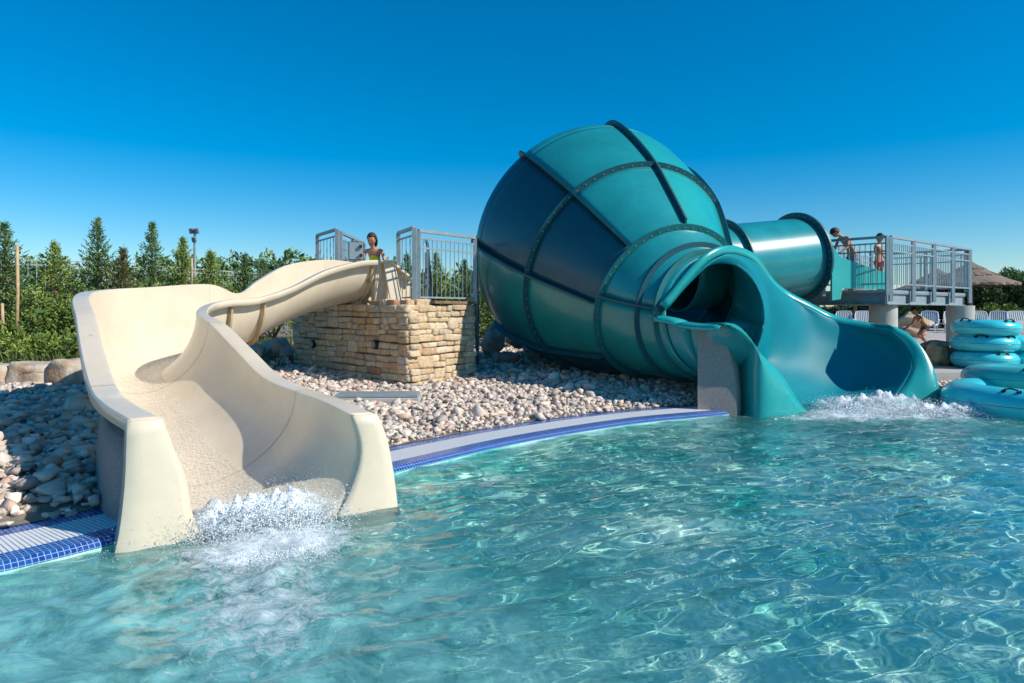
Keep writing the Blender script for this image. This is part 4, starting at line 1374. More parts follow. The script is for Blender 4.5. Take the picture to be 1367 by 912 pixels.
def plant(name, loc, data, label, cat, group, rot=0, scale=1, parts=('crown', 'trunk')):
    o = empty(name, (0, 0, 0), label, cat, group)
    if isinstance(data, bpy.types.Object):
        for ch in data.children:
            c = ch.copy(); COL.objects.link(c); c.parent = o
    else:
        v, f, t, wood = data
        c = bpy.data.objects.new(parts[0], bigmesh(parts[0], v, f, M['leaf'], t)); COL.objects.link(c); c.parent = o
        wood.build(parts[1], M['bark'], o)
    o.location = loc; o.rotation_euler.z = rot; o.scale = (scale,) * 3 if not hasattr(scale, '__len__') else scale
    return o


GREENS_Y = [(.19, .27, .05), (.24, .32, .06), (.29, .35, .08), (.13, .21, .04)]
GREENS_D = [(.10, .18, .065), (.13, .22, .07), (.18, .26, .08), (.08, .145, .055)]
confs = [
    (10, 296, 12.6, 1.15, 21, GREENS_D, 'loose dark conifer beside the bamboo stake, leftmost of the young conifers'),
    (75, 322, 13.8, 1.1, 22, GREENS_Y, 'young bright green conifer right of the bamboo stake'),
    (133, 290, 14.4, 1.0, 23, GREENS_D, 'tall dark green conifer with a bent tip behind the cream slide'),
    (160, 330, 13.9, .8, 24, [(.15, .13, .05), (.12, .12, .04), (.09, .12, .035)], 'brownish thin conifer close behind the bent tipped one'),
    (201, 294, 15.0, .85, 25, GREENS_D, 'slim dark conifer with a dense pointed top above the cream slide'),
    (240, 316, 15.6, 1.0, 26, GREENS_Y, 'yellowish conifer left of the floodlight pole'),
    (283, 334, 16.2, 1.1, 27, GREENS_Y, 'low bright conifer right of the floodlight pole'),
    (322, 338, 17.0, .9, 28, GREENS_D, 'small conifer just left of the rising cream channel'),
    (352, 345, 24.0, 1.2, 29, GREENS_D, 'small dark far conifer above the cream channel'),
    (545, 338, 19.0, 1.2, 30, GREENS_D, 'dark conifer behind the narrow railing bay'),
    (588, 336, 20.0, 1.2, 31, GREENS_Y, 'conifer behind the middle of the long launch railing'),
    (622, 346, 19.5, 1.1, 32, GREENS_D, 'conifer behind the right end of the long launch railing'),
    (655, 366, 20.5, 1.5, 33, GREENS_Y, 'bright conifer between the stair and the funnel'),
    (-40, 300, 12.4, 1.2, 34, GREENS_D, 'conifer just outside the left edge behind the stone blocks'),
]
for (px, py, Y, rd, sd0, cols, lab) in confs:
    b = P(px, py, Y); zg = gz(b.x, b.y); h = b.z - zg
    plant('conifer_tree', (b.x, b.y, zg - .05), conifer_mesh(sd0, h + .05, rd, nb=int(70 + 36 * h), cols=cols, shape=1.0, blade=.105, per=12), lab, 'tree', 'young conifers behind the slides', rot=sd0)
bshs = [(-20, 400, 12.0, .9, 'leafy green shrub at the left edge below the conifers'), (40, 376, 12.8, .9, 'dense green shrub between the bamboo stake and the second conifer'), (100, 372, 13.4, .95, 'dense shrub left of the cream slide wall'), (170, 356, 14.6, 1.0, 'shrub filling the gap behind the high cream wall'),
        (225, 352, 15.6, 1.1, 'shrub below the slim dark conifer'), (262, 350, 16.2, 1.0, 'shrub at the foot of the floodlight pole'), (310, 352, 17.2, 1.2, 'shrub before the metal fence above the cream wall'), (365, 372, 19, 1.3, 'shrub low behind the rising cream channel'),
        (556, 358, 21.0, 1.4, 'shrub seen through the left part of the launch railing'), (606, 352, 21.5, 1.4, 'shrub seen through the right part of the launch railing'), (672, 392, 20.5, 1.3, 'shrub between the stair and the funnel foot'), (20, 430, 11.8, .7, 'low spreading shrub behind the stone blocks'), (92, 430, 12.2, .75, 'low spreading shrub next to the cream slide')]
for i, (px, py, Y, rd, lab) in enumerate(bshs):
    b = P(px, py + 14, Y); zg = gz(b.x, b.y); h = b.z - zg
    plant('green_shrub', (b.x, b.y, zg - .05), bush_mesh(50 + i, rd, rd * .8, h * 1.0, n=int(700 * rd * h), cols=GREENS_Y if i % 2 else None, blade=.10), lab, 'shrub', 'shrubs between the conifers', parts=('foliage', 'stem'))
# hedge trees at the right behind the loungers
hd_ = [(1120, 412, 36), (1150, 408, 37), (1210, 408, 37), (1240, 405, 36), (1275, 392, 38), (1305, 378, 34), (1332, 374, 35), (1358, 376, 34), (1388, 372, 35), (1420, 376, 36)]
labs = ['dark hedge bush under the left part of the platform', 'dark hedge bush left of the nearer column', 'dark hedge bush right of the nearer column', 'dark hedge bush behind the crouching child', 'hedge bush at the far column', 'hedge bush directly below the thatched parasol',
        'dark green hedge bush right of the parasol pole', 'hedge bush below the round far tree', 'hedge bush at the right edge', 'hedge bush beyond the right edge']
pr = None
for i, ((px, py, Y), lab) in enumerate(zip(hd_, labs)):
    b = P(px, py, Y); zg = gz(b.x, b.y)
    if i in (0, 5): pr = bush_mesh(80 + i, 1.5, 1.2, 2.4, n=2000, blade=.22, cols=[(.018, .045, .015), (.030, .07, .02), (.045, .09, .025), (.06, .10, .03)], lobes=9)
    o = plant('hedge_bush', (b.x, b.y, zg), pr, lab, 'bush', 'dark hedge behind the loungers', rot=i * 1.3, scale=(1, 1, max(.35, (b.z - zg) / 2.4)), parts=('foliage', 'stem'))
    pr = o
b = P(1361, 366, 60); o = plant('round_tree', (b.x, b.y, 0), bush_mesh(99, 2.4, 2.4, b.z, n=2600, blade=.4, cols=GREENS_D, lobes=9), 'round dark far tree rising above the hedge at the right', 'tree', None)
for i, (px, lab) in enumerate(((1318, 'pale sprouting plant in front of the hedge under the parasol'), (1345, 'pale sprouting plant in front of the hedge near the right edge'), (1215, 'light green bush low behind the tan boulder'))):
    b = P(px, 416, 31); zg = gz(b.x, b.y); plant('sprouting_plant', (b.x, b.y, zg), bush_mesh(120 + i, .7, .5, 1.0, n=260, blade=.2, cols=[(.12, .2, .04), (.16, .22, .05)], lobes=4), lab, 'plant', 'pale plants before the hedge', parts=('foliage', 'stem'))
# far wood
vs = []; ts = []; r = random.Random(5)
for i in range(5200):
    if i % 9 < 8: px = r.uniform(-260, 1000); top = 352 + 7 * math.sin(px * .013) + 6 * noise.noise(Vector((px * .02, 0, 0))) * 2 + (10 if px > 430 else 0)
    else: px = r.uniform(1090, 1700); top = 404 + 5 * noise.noise(Vector((px * .03, 4, 0)))
    Y = r.uniform(62, 74); f = r.random() ** .6
    zt = H - (top - HY) / F * 66; z = f * zt * (1 + .10 * noise.noise(Vector((px * .06, 8, 0))))
    p = Vector(((px - CXP) / F * Y, Y, z))
    c = r.choice(GREENS_D + [(.04, .08, .04)])
    sprays(vs, ts, p, Vector((r.gauss(0, 1), r.gauss(0, 1), r.gauss(.4, 1))).normalized(), 5, 1.1, .9, r, c)
v = np.array(vs); o = bpy.data.objects.new('far_wood', bigmesh('far_wood', v, np.arange(len(v)).reshape(-1, 4), M['leaf'], np.array(ts))); COL.objects.link(o)
o['kind'] = 'stuff'; o['label'] = 'low dark far wood along the horizon'
# grassy undergrowth below the hedge of conifers
vs = []; ts = []
for i in range(7000):
    x = r.uniform(-13, -4.6); y = r.uniform(11.25, 17)
    p = Vector((x, y, gz(x, y)))
    l = r.uniform(.10, .28); w_ = .012; dd = Vector((r.gauss(0, .4), r.gauss(0, .4), 1)).normalized(); q = Vector((r.gauss(0, 1), r.gauss(0, 1), 0)).normalized() * w_
    vs += [tuple(p - q), tuple(p + dd * l * .6 - q), tuple(p + dd * l), tuple(p + dd * l * .6 + q)]
    k = r.uniform(.7, 1.3); ts += [(.085 * k, .13 * k, .03 * k)] * 4
v = np.array(vs); o = bpy.data.objects.new('grass', bigmesh('grass', v, np.arange(len(v)).reshape(-1, 4), M['leaf'], np.array(ts))); COL.objects.link(o)
o['kind'] = 'stuff'; o['label'] = 'rough green grass below the conifers'


# stakes, floodlight, fence
def stake(px, p0, p1, Y, label):
    a, b = P(px, p1, Y), P(px + 1, p0, Y); g = MB(); g.tube([a, (a + b) / 2 + Vector((.015, 0, 0)), b], [.030, .028, .024], 8)
    tag(g.build('bamboo_stake', M['bamboo'], smooth=True), label, 'stake', 'bamboo stakes')


stake(22, 327, 455, 12.0, 'tall bamboo stake near the left edge'); stake(2, 405, 460, 12.0, 'short bamboo stake end at the left edge'); stake(255, 345, 385, 14.8, 'bamboo stake left of the floodlight pole')
fp = P(260, 375, 27); top = P(260, 306, 27)
fl_o = empty('floodlight_pole', (fp.x, fp.y, .5), 'slim grey pole with two floodlights rising behind the conifers', 'floodlight')
g = MB(); g.tube([(fp.x, fp.y, .4), (top.x, top.y, top.z)], [.07, .045], 10); g.build('pole', M['steel'], fl_o)
g = MB(); g.bar((top.x - .18, top.y, top.z - .15), (top.x + .18, top.y, top.z - .15), .04); g.build('crossbar', M['steel_d'], fl_o)
for dx, dz in ((-.1, .0), (.1, .0), (.0, -.34)):
    g = MB(); g.box((top.x + dx, top.y - .06, top.z + dz - .08), (.15, .12, .20), mtx=Matrix.Rotation(R(25), 3, 'X')); bevel(g.build('floodlight_head', M['steel_d'], fl_o), .01)
Mf = mat('fence_metal', (.45, .50, .48), .5, metal=.2)


def fence(x0, y0, x1, y1, z0, h, label):
    o = empty('metal_fence', (x0, y0, z0), label, 'fence', 'pale metal bar fence behind the conifers')
    a, b = Vector((x0, y0, z0)), Vector((x1, y1, z0)); d = (b - a); Ls = d.length; d.normalize(); npan = int(Ls / 2.4)
    for k in range(npan):
        p, q = a + d * (Ls * k / npan), a + d * (Ls * (k + 1) / npan); g = MB()
        for z in (.15, h * .5, h - .12, h): g.bar(p + Vector((0, 0, z)), q + Vector((0, 0, z)), .03)
        for i in range(22):
            c = p + (q - p) * (i / 22); g.bar(c + Vector((0, 0, .1)), c + Vector((0, 0, h)), .018)
        g.build('bar_panel', Mf, o)
        g = MB(); g.bar(p, p + Vector((0, 0, h + .06)), .07); g.build('post', Mf, o)
    return o


A1 = P(-60, 345, 17.5); B1 = P(190, 349, 19.5); C1 = P(420, 366, 27)
fence(A1.x, A1.y, B1.x, B1.y, .6, 2.35, 'pale metal bar fence behind the leftmost conifers')
fence(B1.x + .1, B1.y, C1.x, C1.y, .55, 2.35, 'pale metal bar fence continuing past the floodlight pole')


# thatched parasols
def parasol(px, Y, pyt, pye, half, label, seed):
    t = P(px, pyt, Y); e_z = H - (pye - HY) / F * Y; zg = gz(t.x, t.y)
    o = empty('thatched_parasol', (t.x, t.y, zg), label, 'parasol', 'thatched parasols')
    r = random.Random(seed); hh = t.z - e_z
    for (f0, f1, lift) in ((.52, 1.0, 0), (.25, .62, .06), (0, .34, .12)):
        vs = []; fs = []; n = 64
        for k, f in enumerate((f0, (f0 + f1) / 2, f1, f1 * .995)):
            for i in range(n):
                a = 2 * math.pi * i / n; jit = r.uniform(-.045, .045) if k >= 2 else 0
                rr = half * f * (1 + jit); z = t.z - hh * (f ** .86) + lift * hh * .5 - (.10 if k == 3 else 0) + (r.uniform(-.03, .03) if k >= 2 else 0)
                vs.append((t.x + rr * math.cos(a), t.y + rr * math.sin(a), z))
        for k in range(3):
            for i in range(n): fs.append((k * n + i, k * n + (i + 1) % n, (k + 1) * n + (i + 1) % n, (k + 1) * n + i))
        mk('thatch_tier', vs, fs, M['thatch'], o, smooth=False)
    g = MB(); g.tube([(t.x, t.y, zg), (t.x, t.y, t.z - .15)], .08, 10); g.build('pole', M['wood'], o, smooth=True)
    for k in range(8):
        a = math.pi * k / 4; g = MB(); g.bar((t.x, t.y, t.z - hh * .5), (t.x + half * .9 * math.cos(a), t.y + half * .9 * math.sin(a), e_z + .05), .05); g.build('rafter', M['wood'], o)


parasol(1296, 30, 350, 379, 1.75, 'nearest thatched parasol, rising right of the platform', 1)
parasol(1252, 38, 360, 386, 2.1, 'farther thatched parasol seen through the platform railing', 2)
parasol(1142, 31, 380, 396, 1.3, 'low thatched parasol mostly hidden behind the platform', 3)


# ------------------------------------------------------------------ people
def person(label, J, Rr, parts, hair, skin='skin', headdir=(0, -1, 0), hands=True, hr=.095):
    """J: joint dict of world points; one continuous skinned body; hair and clothing children"""
    names = list(J); J = {k: Vector(v) for k, v in J.items()}
    edges = [('pelvis', 'belly'), ('belly', 'chest'), ('chest', 'neck'), ('neck', 'skull')]
    for s in 'lr':
        edges += [('chest', 'sh' + s), ('sh' + s, 'el' + s), ('el' + s, 'wr' + s), ('pelvis', 'hip' + s), ('hip' + s, 'kn' + s), ('kn' + s, 'an' + s), ('an' + s, 'toe' + s)]
    vs = []; rs = []; ix = {}

    def addv(k, p, r): ix[k] = len(vs); vs.append(p); rs.append(r)
    order = ['pelvis'] + [k for k in J if k != 'pelvis']
    for k in order:
        key = k if k in Rr else k[:-1]
        addv(k, J[k], Rr[key])
    E = [(ix[a], ix[b]) for a, b in edges if a in ix and b in ix]
    if hands:
        for s in 'lr':
            if 'wr' + s not in ix: continue
            w_ = J['wr' + s]; d = (w_ - J['el' + s]).normalized(); sd3 = d.cross(Vector((0, 0, 1)));
            sd3 = sd3.normalized() if sd3.length > .05 else Vector((1, 0, 0)); pn = sd3.cross(d)
            palm = w_ + d * .045; addv('palm' + s, palm, (.022, .014)); E.append((ix['wr' + s], ix['palm' + s]))
            for q, (off, ln) in enumerate(((-.026, .055), (-.009, .064), (.009, .060), (.026, .048))):
                a = palm + d * .030 + sd3 * off; b = a + d * ln * .5 - pn * .006; c = b + d * ln * .45 - pn * .018
                for t_, p in (('a', a), ('b', b), ('c', c)): addv(f'f{s}{q}{t_}', p, (.0075, .0075) if t_ != 'c' else (.006, .006))
                E += [(ix['palm' + s], ix[f'f{s}{q}a']), (ix[f'f{s}{q}a'], ix[f'f{s}{q}b']), (ix[f'f{s}{q}b'], ix[f'f{s}{q}c'])]
            a = w_ + d * .03 - sd3 * .030; b = a + d * .03 - sd3 * .012
            addv('t' + s, a, (.009, .009)); addv('u' + s, b, (.007, .007)); E += [(ix['palm' + s], ix['t' + s]), (ix['t' + s], ix['u' + s])]
    root = empty('person', J['pelvis'], label, 'person', None)
    off = J['pelvis']
    me = bpy.data.meshes.new('body'); me.from_pydata([tuple(v - off) for v in vs], E, []); me.materials.append(M[skin])
    o = bpy.data.objects.new('body', me); COL.objects.link(o); o.parent = root
    sk = o.modifiers.new('skin', 'SKIN'); sk.use_smooth_shade = True
    for i, r in enumerate(rs): me.skin_vertices[0].data[i].radius = (r, r) if not hasattr(r, '__len__') else r
    me.skin_vertices[0].data[0].use_root = True
    ss = o.modifiers.new('sub', 'SUBSURF'); ss.levels = 2; ss.render_levels = 2
    # head with face
    hd_ = Vector(headdir).normalized(); up = (J['skull'] - J['neck']).normalized(); rt = hd_.cross(up).normalized(); fw = up.cross(rt)
    hc = J['skull'] + up * hr * .35
    v = IC4.copy(); out = []
    for p in v:
        x, y, z = p           # x right, y forward, z up
        sx, sy, sz = .80, .95, 1.18
        if z < 0: sx *= 1 + z * .28; sy *= 1 + z * .10
        q = [x * sx, y * sy, z * sz]
        if y > 0:
            g_ = lambda cx, cz, s_: math.exp(-((x - cx) ** 2 + (z - cz) ** 2) / s_)
            q[1] += .20 * g_(0, -.12, .012) + .10 * g_(0, .05, .02) - .12 * (g_(-.34, .05, .02) + g_(.34, .05, .02)) + .06 * g_(0, -.42, .012) + .05 * g_(0, -.52, .01) + .08 * g_(0, -.85, .03)
        out.append(hc + rt * (q[0] * hr) + fw * (q[1] * hr) + up * (q[2] * hr))
    h_ = mk('head', out, IF4.tolist(), M[skin], root, smooth=True)
    for sx in (-1, 1):
        g = MB(); c = hc + rt * (.30 * sx * hr) + fw * (.86 * hr) + up * (.04 * hr); g.tube([c - fw * .004, c + fw * .007], hr * .10, 10); g.build('eye', M['black'], h_)
        g = MB(); c = hc + rt * (.80 * sx * hr) - fw * (.05 * hr); g.tube([c - rt * .01 * sx, c + rt * .012 * sx], [hr * .20, hr * .12], 10); g.build('ear', M[skin], h_)
    g = MB(); c = hc + fw * (.93 * hr) - up * (.47 * hr); g.bar(c - rt * .022, c + rt * .022, .008); g.build('mouth', M['skin_t'] if skin == 'skin' else M['wood'], h_)
    # hair
    out = []; keep = []
    for i, p in enumerate(IC4):
        x, y, z = p; r = 1.10 + .06 * noise.noise(Vector(p) * 4)
        q = (x * .84 * r, y * .97 * r, z * 1.2 * r)
        if hair == 'long' and z < -.1: q = (x * .84 * 1.15, y * .9 - .15, z * 1.9)
        out.append(hc + rt * (q[0] * hr) + fw * (q[1] * hr) + up * (q[2] * hr))
        keep.append((y < .25 - .9 * (z < .35)) if hair == 'short' else (y < .35 and (z > .1 or y < .15)) or (z > .55))
        if hair == 'short': keep[-1] = (z > .5) or (y < .1 and z > -.25)
    fs = [tuple(f) for f in IF4.tolist() if all(keep[i] for i in f)]
    mk('hair', out, fs, M['hair'], root, smooth=True, solid=.006)
    for (nm, mat_, chain, grow) in parts:
        g_v = []; g_e = []; g_r = []
        names_ = []
        for ch in chain:
            for (k1, k2, f, r) in ch: names_.append(J[k1].lerp(J[k2], f)); g_r.append(r)
        idx = 0; start0 = 0
        for ci, ch in enumerate(chain):
            for q in range(len(ch)):
                if q: g_e.append((idx - 1, idx))
                elif ci: g_e.append((0, idx))
                idx += 1
        me = bpy.data.meshes.new(nm); me.from_pydata([tuple(v - off) for v in names_], g_e, []); me.materials.append(M[mat_])
        c = bpy.data.objects.new(nm, me); COL.objects.link(c); c.parent = root
        s_ = c.modifiers.new('skin', 'SKIN'); s_.use_smooth_shade = True
        for i, r in enumerate(g_r): me.skin_vertices[0].data[i].radius = (r, r) if not hasattr(r, '__len__') else r
        me.skin_vertices[0].data[0].use_root = True
        s2 = c.modifiers.new('sub', 'SUBSURF'); s2.levels = 2; s2.render_levels = 2
    return root


def RR(k):
    return {'pelvis': (.12 * k, .09 * k), 'belly': (.105 * k, .08 * k), 'chest': (.125 * k, .09 * k), 'neck': .042 * k, 'skull': .05 * k, 'sh': .045 * k, 'el': .030 * k, 'wr': .021 * k,
            'hip': .078 * k, 'kn': .050 * k, 'an': .033 * k, 'toe': .026 * k}


def body(base, face, k, pose):
    """pose dict of (forward, side(left +), up) in metres at adult scale -> world"""
    f = Vector((math.cos(face), math.sin(face), 0)); l = Vector((-f.y, f.x, 0)); b = Vector(base)
    return {n: b + (f * v[0] + l * v[1] + Vector((0, 0, v[2]))) * k for n, v in pose.items()}


shorts = lambda ra, rb: [[('pelvis', 'belly', .25, (.135 * ra, .105 * ra)), ('pelvis', 'belly', -.1, (.13 * ra, .105 * ra))],
                         [('hipl', 'knl', .12, .095 * ra), ('hipl', 'knl', rb, .085 * ra)], [('hipr', 'knr', .12, .095 * ra), ('hipr', 'knr', rb, .085 * ra)]]
stand = dict(pelvis=(0, 0, .95), belly=(0, 0, 1.12), chest=(0, 0, 1.34), neck=(.01, 0, 1.50), skull=(.03, 0, 1.60),
             shl=(0, .17, 1.41), ell=(-.02, .23, 1.14), wrl=(.14, .22, .93), shr=(0, -.17, 1.41), elr=(.02, -.24, 1.15), wrr=(.22, -.16, 1.14),
             hipl=(0, .09, .88), knl=(.02, .11, .50), anl=(-.02, .12, .08), toel=(.13, .13, .035), hipr=(0, -.09, .88), knr=(.06, -.11, .50), anr=(.0, -.12, .08), toer=(.15, -.12, .035))
# boy standing on the platform
bx, by = px2(1173, 15.7)
k = 1.28 / 1.72
person('child standing on the platform in coral red and black shorts and dark vest', body((bx, by, 2.05), R(-60), k, stand), RR(k),
       [('shorts', 'orange', shorts(k, .55), 0), ('vest', 'blacksuit', [[('pelvis', 'chest', .45, (.115 * k, .09 * k)), ('chest', 'neck', -.1, (.135 * k, .10 * k)), ('chest', 'neck', .35, (.10 * k, .08 * k))]], 0)], 'short', 'skin', (.3, -1, -.1), hr=.088)
# boy leaning into the tube entry
bend = dict(pelvis=(-.12, 0, .92), belly=(-.03, 0, 1.07), chest=(.13, 0, 1.24), neck=(.27, 0, 1.36), skull=(.37, 0, 1.41),
            shl=(.17, .17, 1.30), ell=(.26, .24, 1.05), wrl=(.42, .22, .95), shr=(.17, -.17, 1.30), elr=(.20, -.26, 1.04), wrr=(.40, -.24, .96),
            hipl=(-.11, .09, .86), knl=(.02, .12, .50), anl=(-.10, .12, .08), toel=(.06, .13, .035), hipr=(-.11, -.09, .86), knr=(-.06, -.11, .48), anr=(-.22, -.12, .08), toer=(-.07, -.12, .035))
bx, by = px2(1131, 15.75)
k = 1.62 / 1.72
person('boy in grey patterned shorts leaning forward into the teal tube entry', body((bx + .05, by, 2.05), R(195), k, bend), RR(k), [('shorts', 'plaid', shorts(k, .75), 0)], 'short', 'skin', (-1, -.2, -.75), hr=.100)
# crouching child on the terrace
cr = dict(pelvis=(-.30, 0, .70), belly=(-.16, 0, .82), chest=(.02, 0, 1.0), neck=(.10, 0, 1.14), skull=(.16, 0, 1.22),
          shl=(.05, .16, 1.05), ell=(.20, .20, .82), wrl=(.42, .16, .74), shr=(.05, -.16, 1.05), elr=(.10, -.22, .80), wrr=(.34, -.18, .68),
          hipl=(-.26, .09, .66), knl=(.02, .12, .42), anl=(-.22, .12, .08), toel=(-.06, .13, .035), hipr=(-.26, -.09, .66), knr=(-.04, -.11, .40), anr=(-.36, -.12, .12), toer=(-.24, -.12, .04))
bx, by = px2(1227, 16.9)
k = 1.17 / 1.72
person('bent over child in dark shorts stepping along the terrace rocks', body((bx, by, gz(bx, by) + .03), R(188), k, cr), RR(k), [('shorts', 'grey_cloth', shorts(k, .45), 0)], 'short', 'skin_t', (-1, -.35, -.5), hr=.085)
# girl at the slide top, leaning over the rim
sit = dict(pelvis=(-.25, 0, .42), belly=(-.20, 0, .57), chest=(-.10, 0, .77), neck=(-.04, 0, .93), skull=(.0, 0, 1.02),
           shl=(-.10, .165, .84), ell=(-.02, .26, .60), wrl=(.14, .22, .46), shr=(-.10, -.165, .84), elr=(-.02, -.25, .60), wrr=(.16, -.20, .46),
           hipl=(-.22, .09, .40), knl=(.16, .12, .45), anl=(.46, .10, .14), toel=(.58, .11, .18), hipr=(-.22, -.09, .40), knr=(.16, -.12, .45), anr=(.46, -.10, .14), toer=(.58, -.11, .18))
bx, by = px2(497, 13.05)
k = .92
person('wet haired girl in a bright yellow swimsuit sitting at the top of the cream slide', body((bx + .03, by - .15, 1.98), R(262), k, sit), RR(k),
       [('swimsuit', 'yellow', [[('pelvis', 'belly', -.2, (.135 * k, .105 * k)), ('belly', 'chest', .0, (.12 * k, .095 * k)), ('belly', 'chest', .75, (.132 * k, .10 * k)), ('chest', 'neck', .12, (.10 * k, .085 * k))]], 0)], 'long', 'skin', (-.25, -1, -.05), hr=.098)

# ------------------------------------------------------------------ splash, foam, aerated water
fm = bpy.data.materials.new('foam'); fm.use_nodes = True; nt = fm.node_tree; b = nt.nodes['Principled BSDF']; outp = nt.nodes['Material Output']
b.inputs['Base Color'].default_value = (.86, .93, .95, 1); b.inputs['Roughness'].default_value = .25
tr = nt.nodes.new('ShaderNodeBsdfTransparent'); ms = nt.nodes.new('ShaderNodeMixShader'); a = nt.nodes.new('ShaderNodeAttribute'); a.attribute_name = 'tint'
tcn = nt.nodes.new('ShaderNodeTexCoord'); n3 = nt.nodes.new('ShaderNodeTexNoise'); n3.inputs['Scale'].default_value = 9; n3.inputs['Detail'].default_value = 9; n3.inputs['Roughness'].default_value = .78
n3.inputs['Distortion'].default_value = 1.2
ad = nt.nodes.new('ShaderNodeMath'); ad.operation = 'ADD'; sep = nt.nodes.new('ShaderNodeSeparateColor')
rp = nt.nodes.new('ShaderNodeMapRange'); rp.inputs['From Min'].default_value = .95; rp.inputs['From Max'].default_value = 1.30; rp.clamp = True
nt.links.new(tcn.outputs['Object'], n3.inputs['Vector']); nt.links.new(a.outputs['Color'], sep.inputs[0]); nt.links.new(sep.outputs[0], ad.inputs[0]); nt.links.new(n3.outputs['Fac'], ad.inputs[1])
nt.links.new(ad.outputs[0], rp.inputs['Value']); nt.links.new(rp.outputs[0], ms.inputs['Fac']); nt.links.new(tr.outputs[0], ms.inputs[1]); nt.links.new(b.outputs[0], ms.inputs[2]); nt.links.new(ms.outputs[0], outp.inputs['Surface'])


def sheet(name, x0, x1, y0, y1, st_, zf, df, m, label):
    xs_ = np.arange(x0, x1, st_); ys_ = np.arange(y0, y1, st_); nx_ = len(xs_); vs = []; tt = []
    for y in ys_:
        for x in xs_: vs.append((x, y, zf(x, y))); tt.append((df(x, y),) * 3)
    vs = np.array(vs); tt = np.array(tt)
    ins_ = np.hypot(vs[:, 0] - PC[0], vs[:, 1] - PC[1]) < edge_r(vs[:, 0], vs[:, 1]) - .03
    for i_ in np.nonzero(~ins_ & (vs[:, 1] < 6.2))[0]: ins_[i_] = under(vs[i_, 0], vs[i_, 1])
    ok = (ins_ & (tt[:, 0] > .05)).reshape(len(ys_), nx_)
    q = ok[:-1, :-1] & ok[1:, :-1] & ok[:-1, 1:] & ok[1:, 1:]
    jj, ii = np.nonzero(q); b0 = jj * nx_ + ii
    f = np.stack([b0, b0 + 1, b0 + nx_ + 1, b0 + nx_], 1)
    me = bigmesh(name, vs, f, m, tt); me.polygons.foreach_set('use_smooth', [True] * len(f))
    o = bpy.data.objects.new(name, me); COL.objects.link(o); o['kind'] = 'stuff'; o['label'] = label
    return o


def foam_b(x, y): return min(.72, .72 * g2(x, y, -1.65, 4.75, .75, .45, .5) + (.42 * g2(x, y, -1.35, 3.9, .6, .8, .3)) + .30 * g2(x, y, -1.2, 3.0, 1.6, 1.1) + .3 * g2(x, y, -2.9, 4.0, .7, .5))
def foam_t(x, y): return min(.85, .85 * g2(x, y, 5.6, 11.0, 1.1, .55, .25) + .9 * g2(x, y, 6.6, 10.45, 1.8, .38, .05) + .4 * g2(x, y, 6.4, 9.6, 2.6, .55) + .35 * g2(x, y, 4.2, 10.1, .6, .3))


sheet('foam', -3.6, 1.6, 1.6, 5.9, .035, lambda x, y: wave(x, y) - .004, foam_b, fm, 'white foam spreading from the cream slide exit')
sheet('foam', 3.2, 10.5, 8.2, 11.9, .045, lambda x, y: wave(x, y) - .002, foam_t, fm, 'white foam line in front of the turquoise slide exit')
# droplets and lumps of white water
dm = mat('white_water', (.88, .93, .95), .15, spec=.6)
dm.node_tree.nodes['Principled BSDF'].inputs['Transmission Weight'].default_value = .1
dm.node_tree.nodes['Principled BSDF'].inputs['IOR'].default_value = 1.33


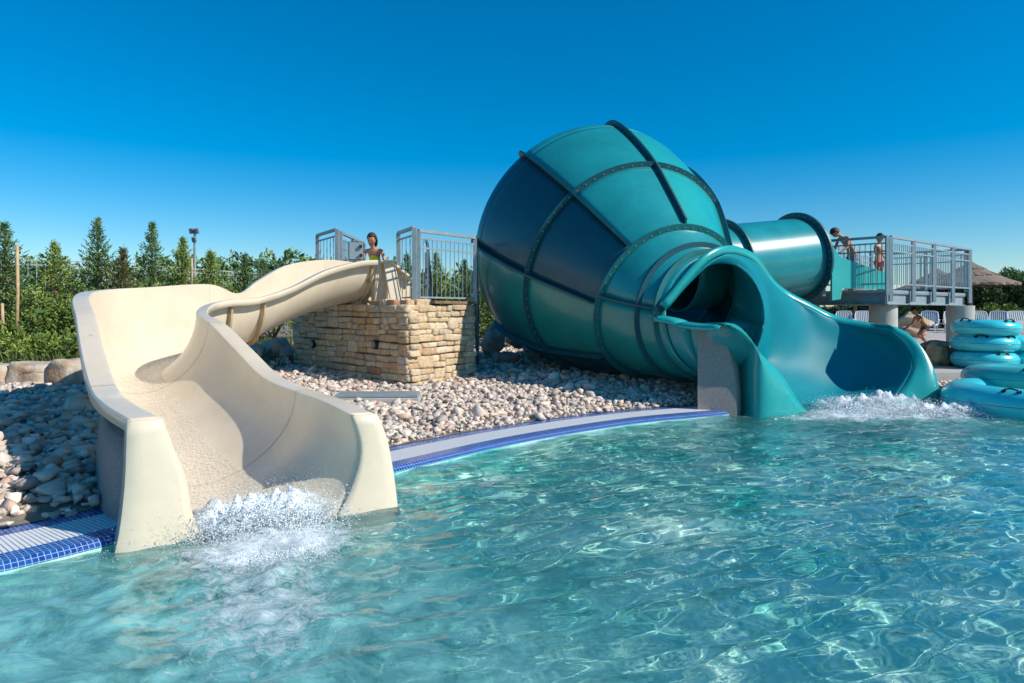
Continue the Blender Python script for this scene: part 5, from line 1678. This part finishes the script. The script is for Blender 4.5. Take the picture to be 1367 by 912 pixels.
def splash(name, emit, label, seed):
    r = np.random.default_rng(seed); V, Fc = [], []; n0 = 0
    for (cx, cy, cz, sx, sy, sz, n, sm, sM, rot) in emit:
        d = r.normal(size=(n, 3)) * np.array([sx, sy, sz]) * .5
        c, s = math.cos(rot), math.sin(rot); d = np.stack([d[:, 0] * c - d[:, 1] * s, d[:, 0] * s + d[:, 1] * c, d[:, 2]], 1)
        p = d + np.array([cx, cy, cz]); p[:, 2] = np.abs(p[:, 2] - (-.02)) - .02
        far = np.abs(d / np.array([sx, sy, sz])).max(1)
        rad_ = np.exp(r.uniform(math.log(sm), math.log(sM), n)) * np.clip(1.4 - far, .35, 1)
        st3 = r.uniform(.6, 1.5, (n, 3))
        v = IC1[None] * st3[:, None, :] * rad_[:, None, None] + p[:, None, :]
        V.append(v.reshape(-1, 3)); Fc.append((IF1[None] + (np.arange(n) * len(IC1))[:, None, None] + n0).reshape(-1, 3)); n0 += n * len(IC1)
    V = np.concatenate(V); Fc = np.concatenate(Fc); me = bigmesh(name, V, Fc, dm); me.polygons.foreach_set('use_smooth', [True] * len(Fc))
    o = bpy.data.objects.new(name, me); COL.objects.link(o); o['kind'] = 'stuff'; o['label'] = label


def mound(name, cx, cy, sx, sy, hgt, rot, dens, label, st_=.025):
    def zf(x, y):
        g_ = g2(x, y, cx, cy, sx, sy, rot)
        return wave(x, y) + .004 + hgt * g_ * (.75 + .55 * noise.noise(Vector((x * 5, y * 5, 2))) + .5 * noise.noise(Vector((x * 13, y * 13, 7))) + .3 * noise.noise(Vector((x * 31, y * 31, 9))))
    sheet(name, cx - 2 * max(sx, sy), cx + 2 * max(sx, sy), cy - 2 * max(sx, sy), cy + 2 * max(sx, sy), st_, zf, lambda x, y: dens * g2(x, y, cx, cy, sx * 1.15, sy * 1.15, rot), fm, label)


mound('foam', -1.90, 5.12, .62, .36, .24, .5, .90, 'frothy white heap where the cream slide meets the pool')
mound('foam', -1.6, 4.65, .50, .38, .08, .2, .62, 'lower frothy heap in front of the cream slide')
mound('foam', 5.9, 11.15, 1.2, .35, .26, .25, .80, 'frothy white heap inside the turquoise exit', .04)
mound('foam', 6.9, 10.45, 1.9, .26, .20, .02, .80, 'frothy white line in front of the turquoise exit', .04)
splash('splash', [(-1.75, 4.95, .08, .62, .34, .26, 11000, .0016, .0075, .5), (-1.9, 5.0, .02, .85, .42, .12, 9000, .0018, .008, .5), (-1.55, 4.5, .0, .5, .35, .07, 3000, .0018, .0055, 0)], 'white splash where the cream slide meets the pool', 3)
splash('splash', [(5.9, 10.75, .05, 1.3, .3, .16, 6500, .004, .014, .25), (6.9, 10.35, .0, 1.9, .22, .16, 9500, .004, .015, .02), (8.1, 10.0, .0, 1.2, .2, .10, 3000, .004, .012, -.1), (5.6, 11.3, .08, .8, .2, .14, 2200, .004, .013, .2)], 'white splash in front of the turquoise slide exit', 4)
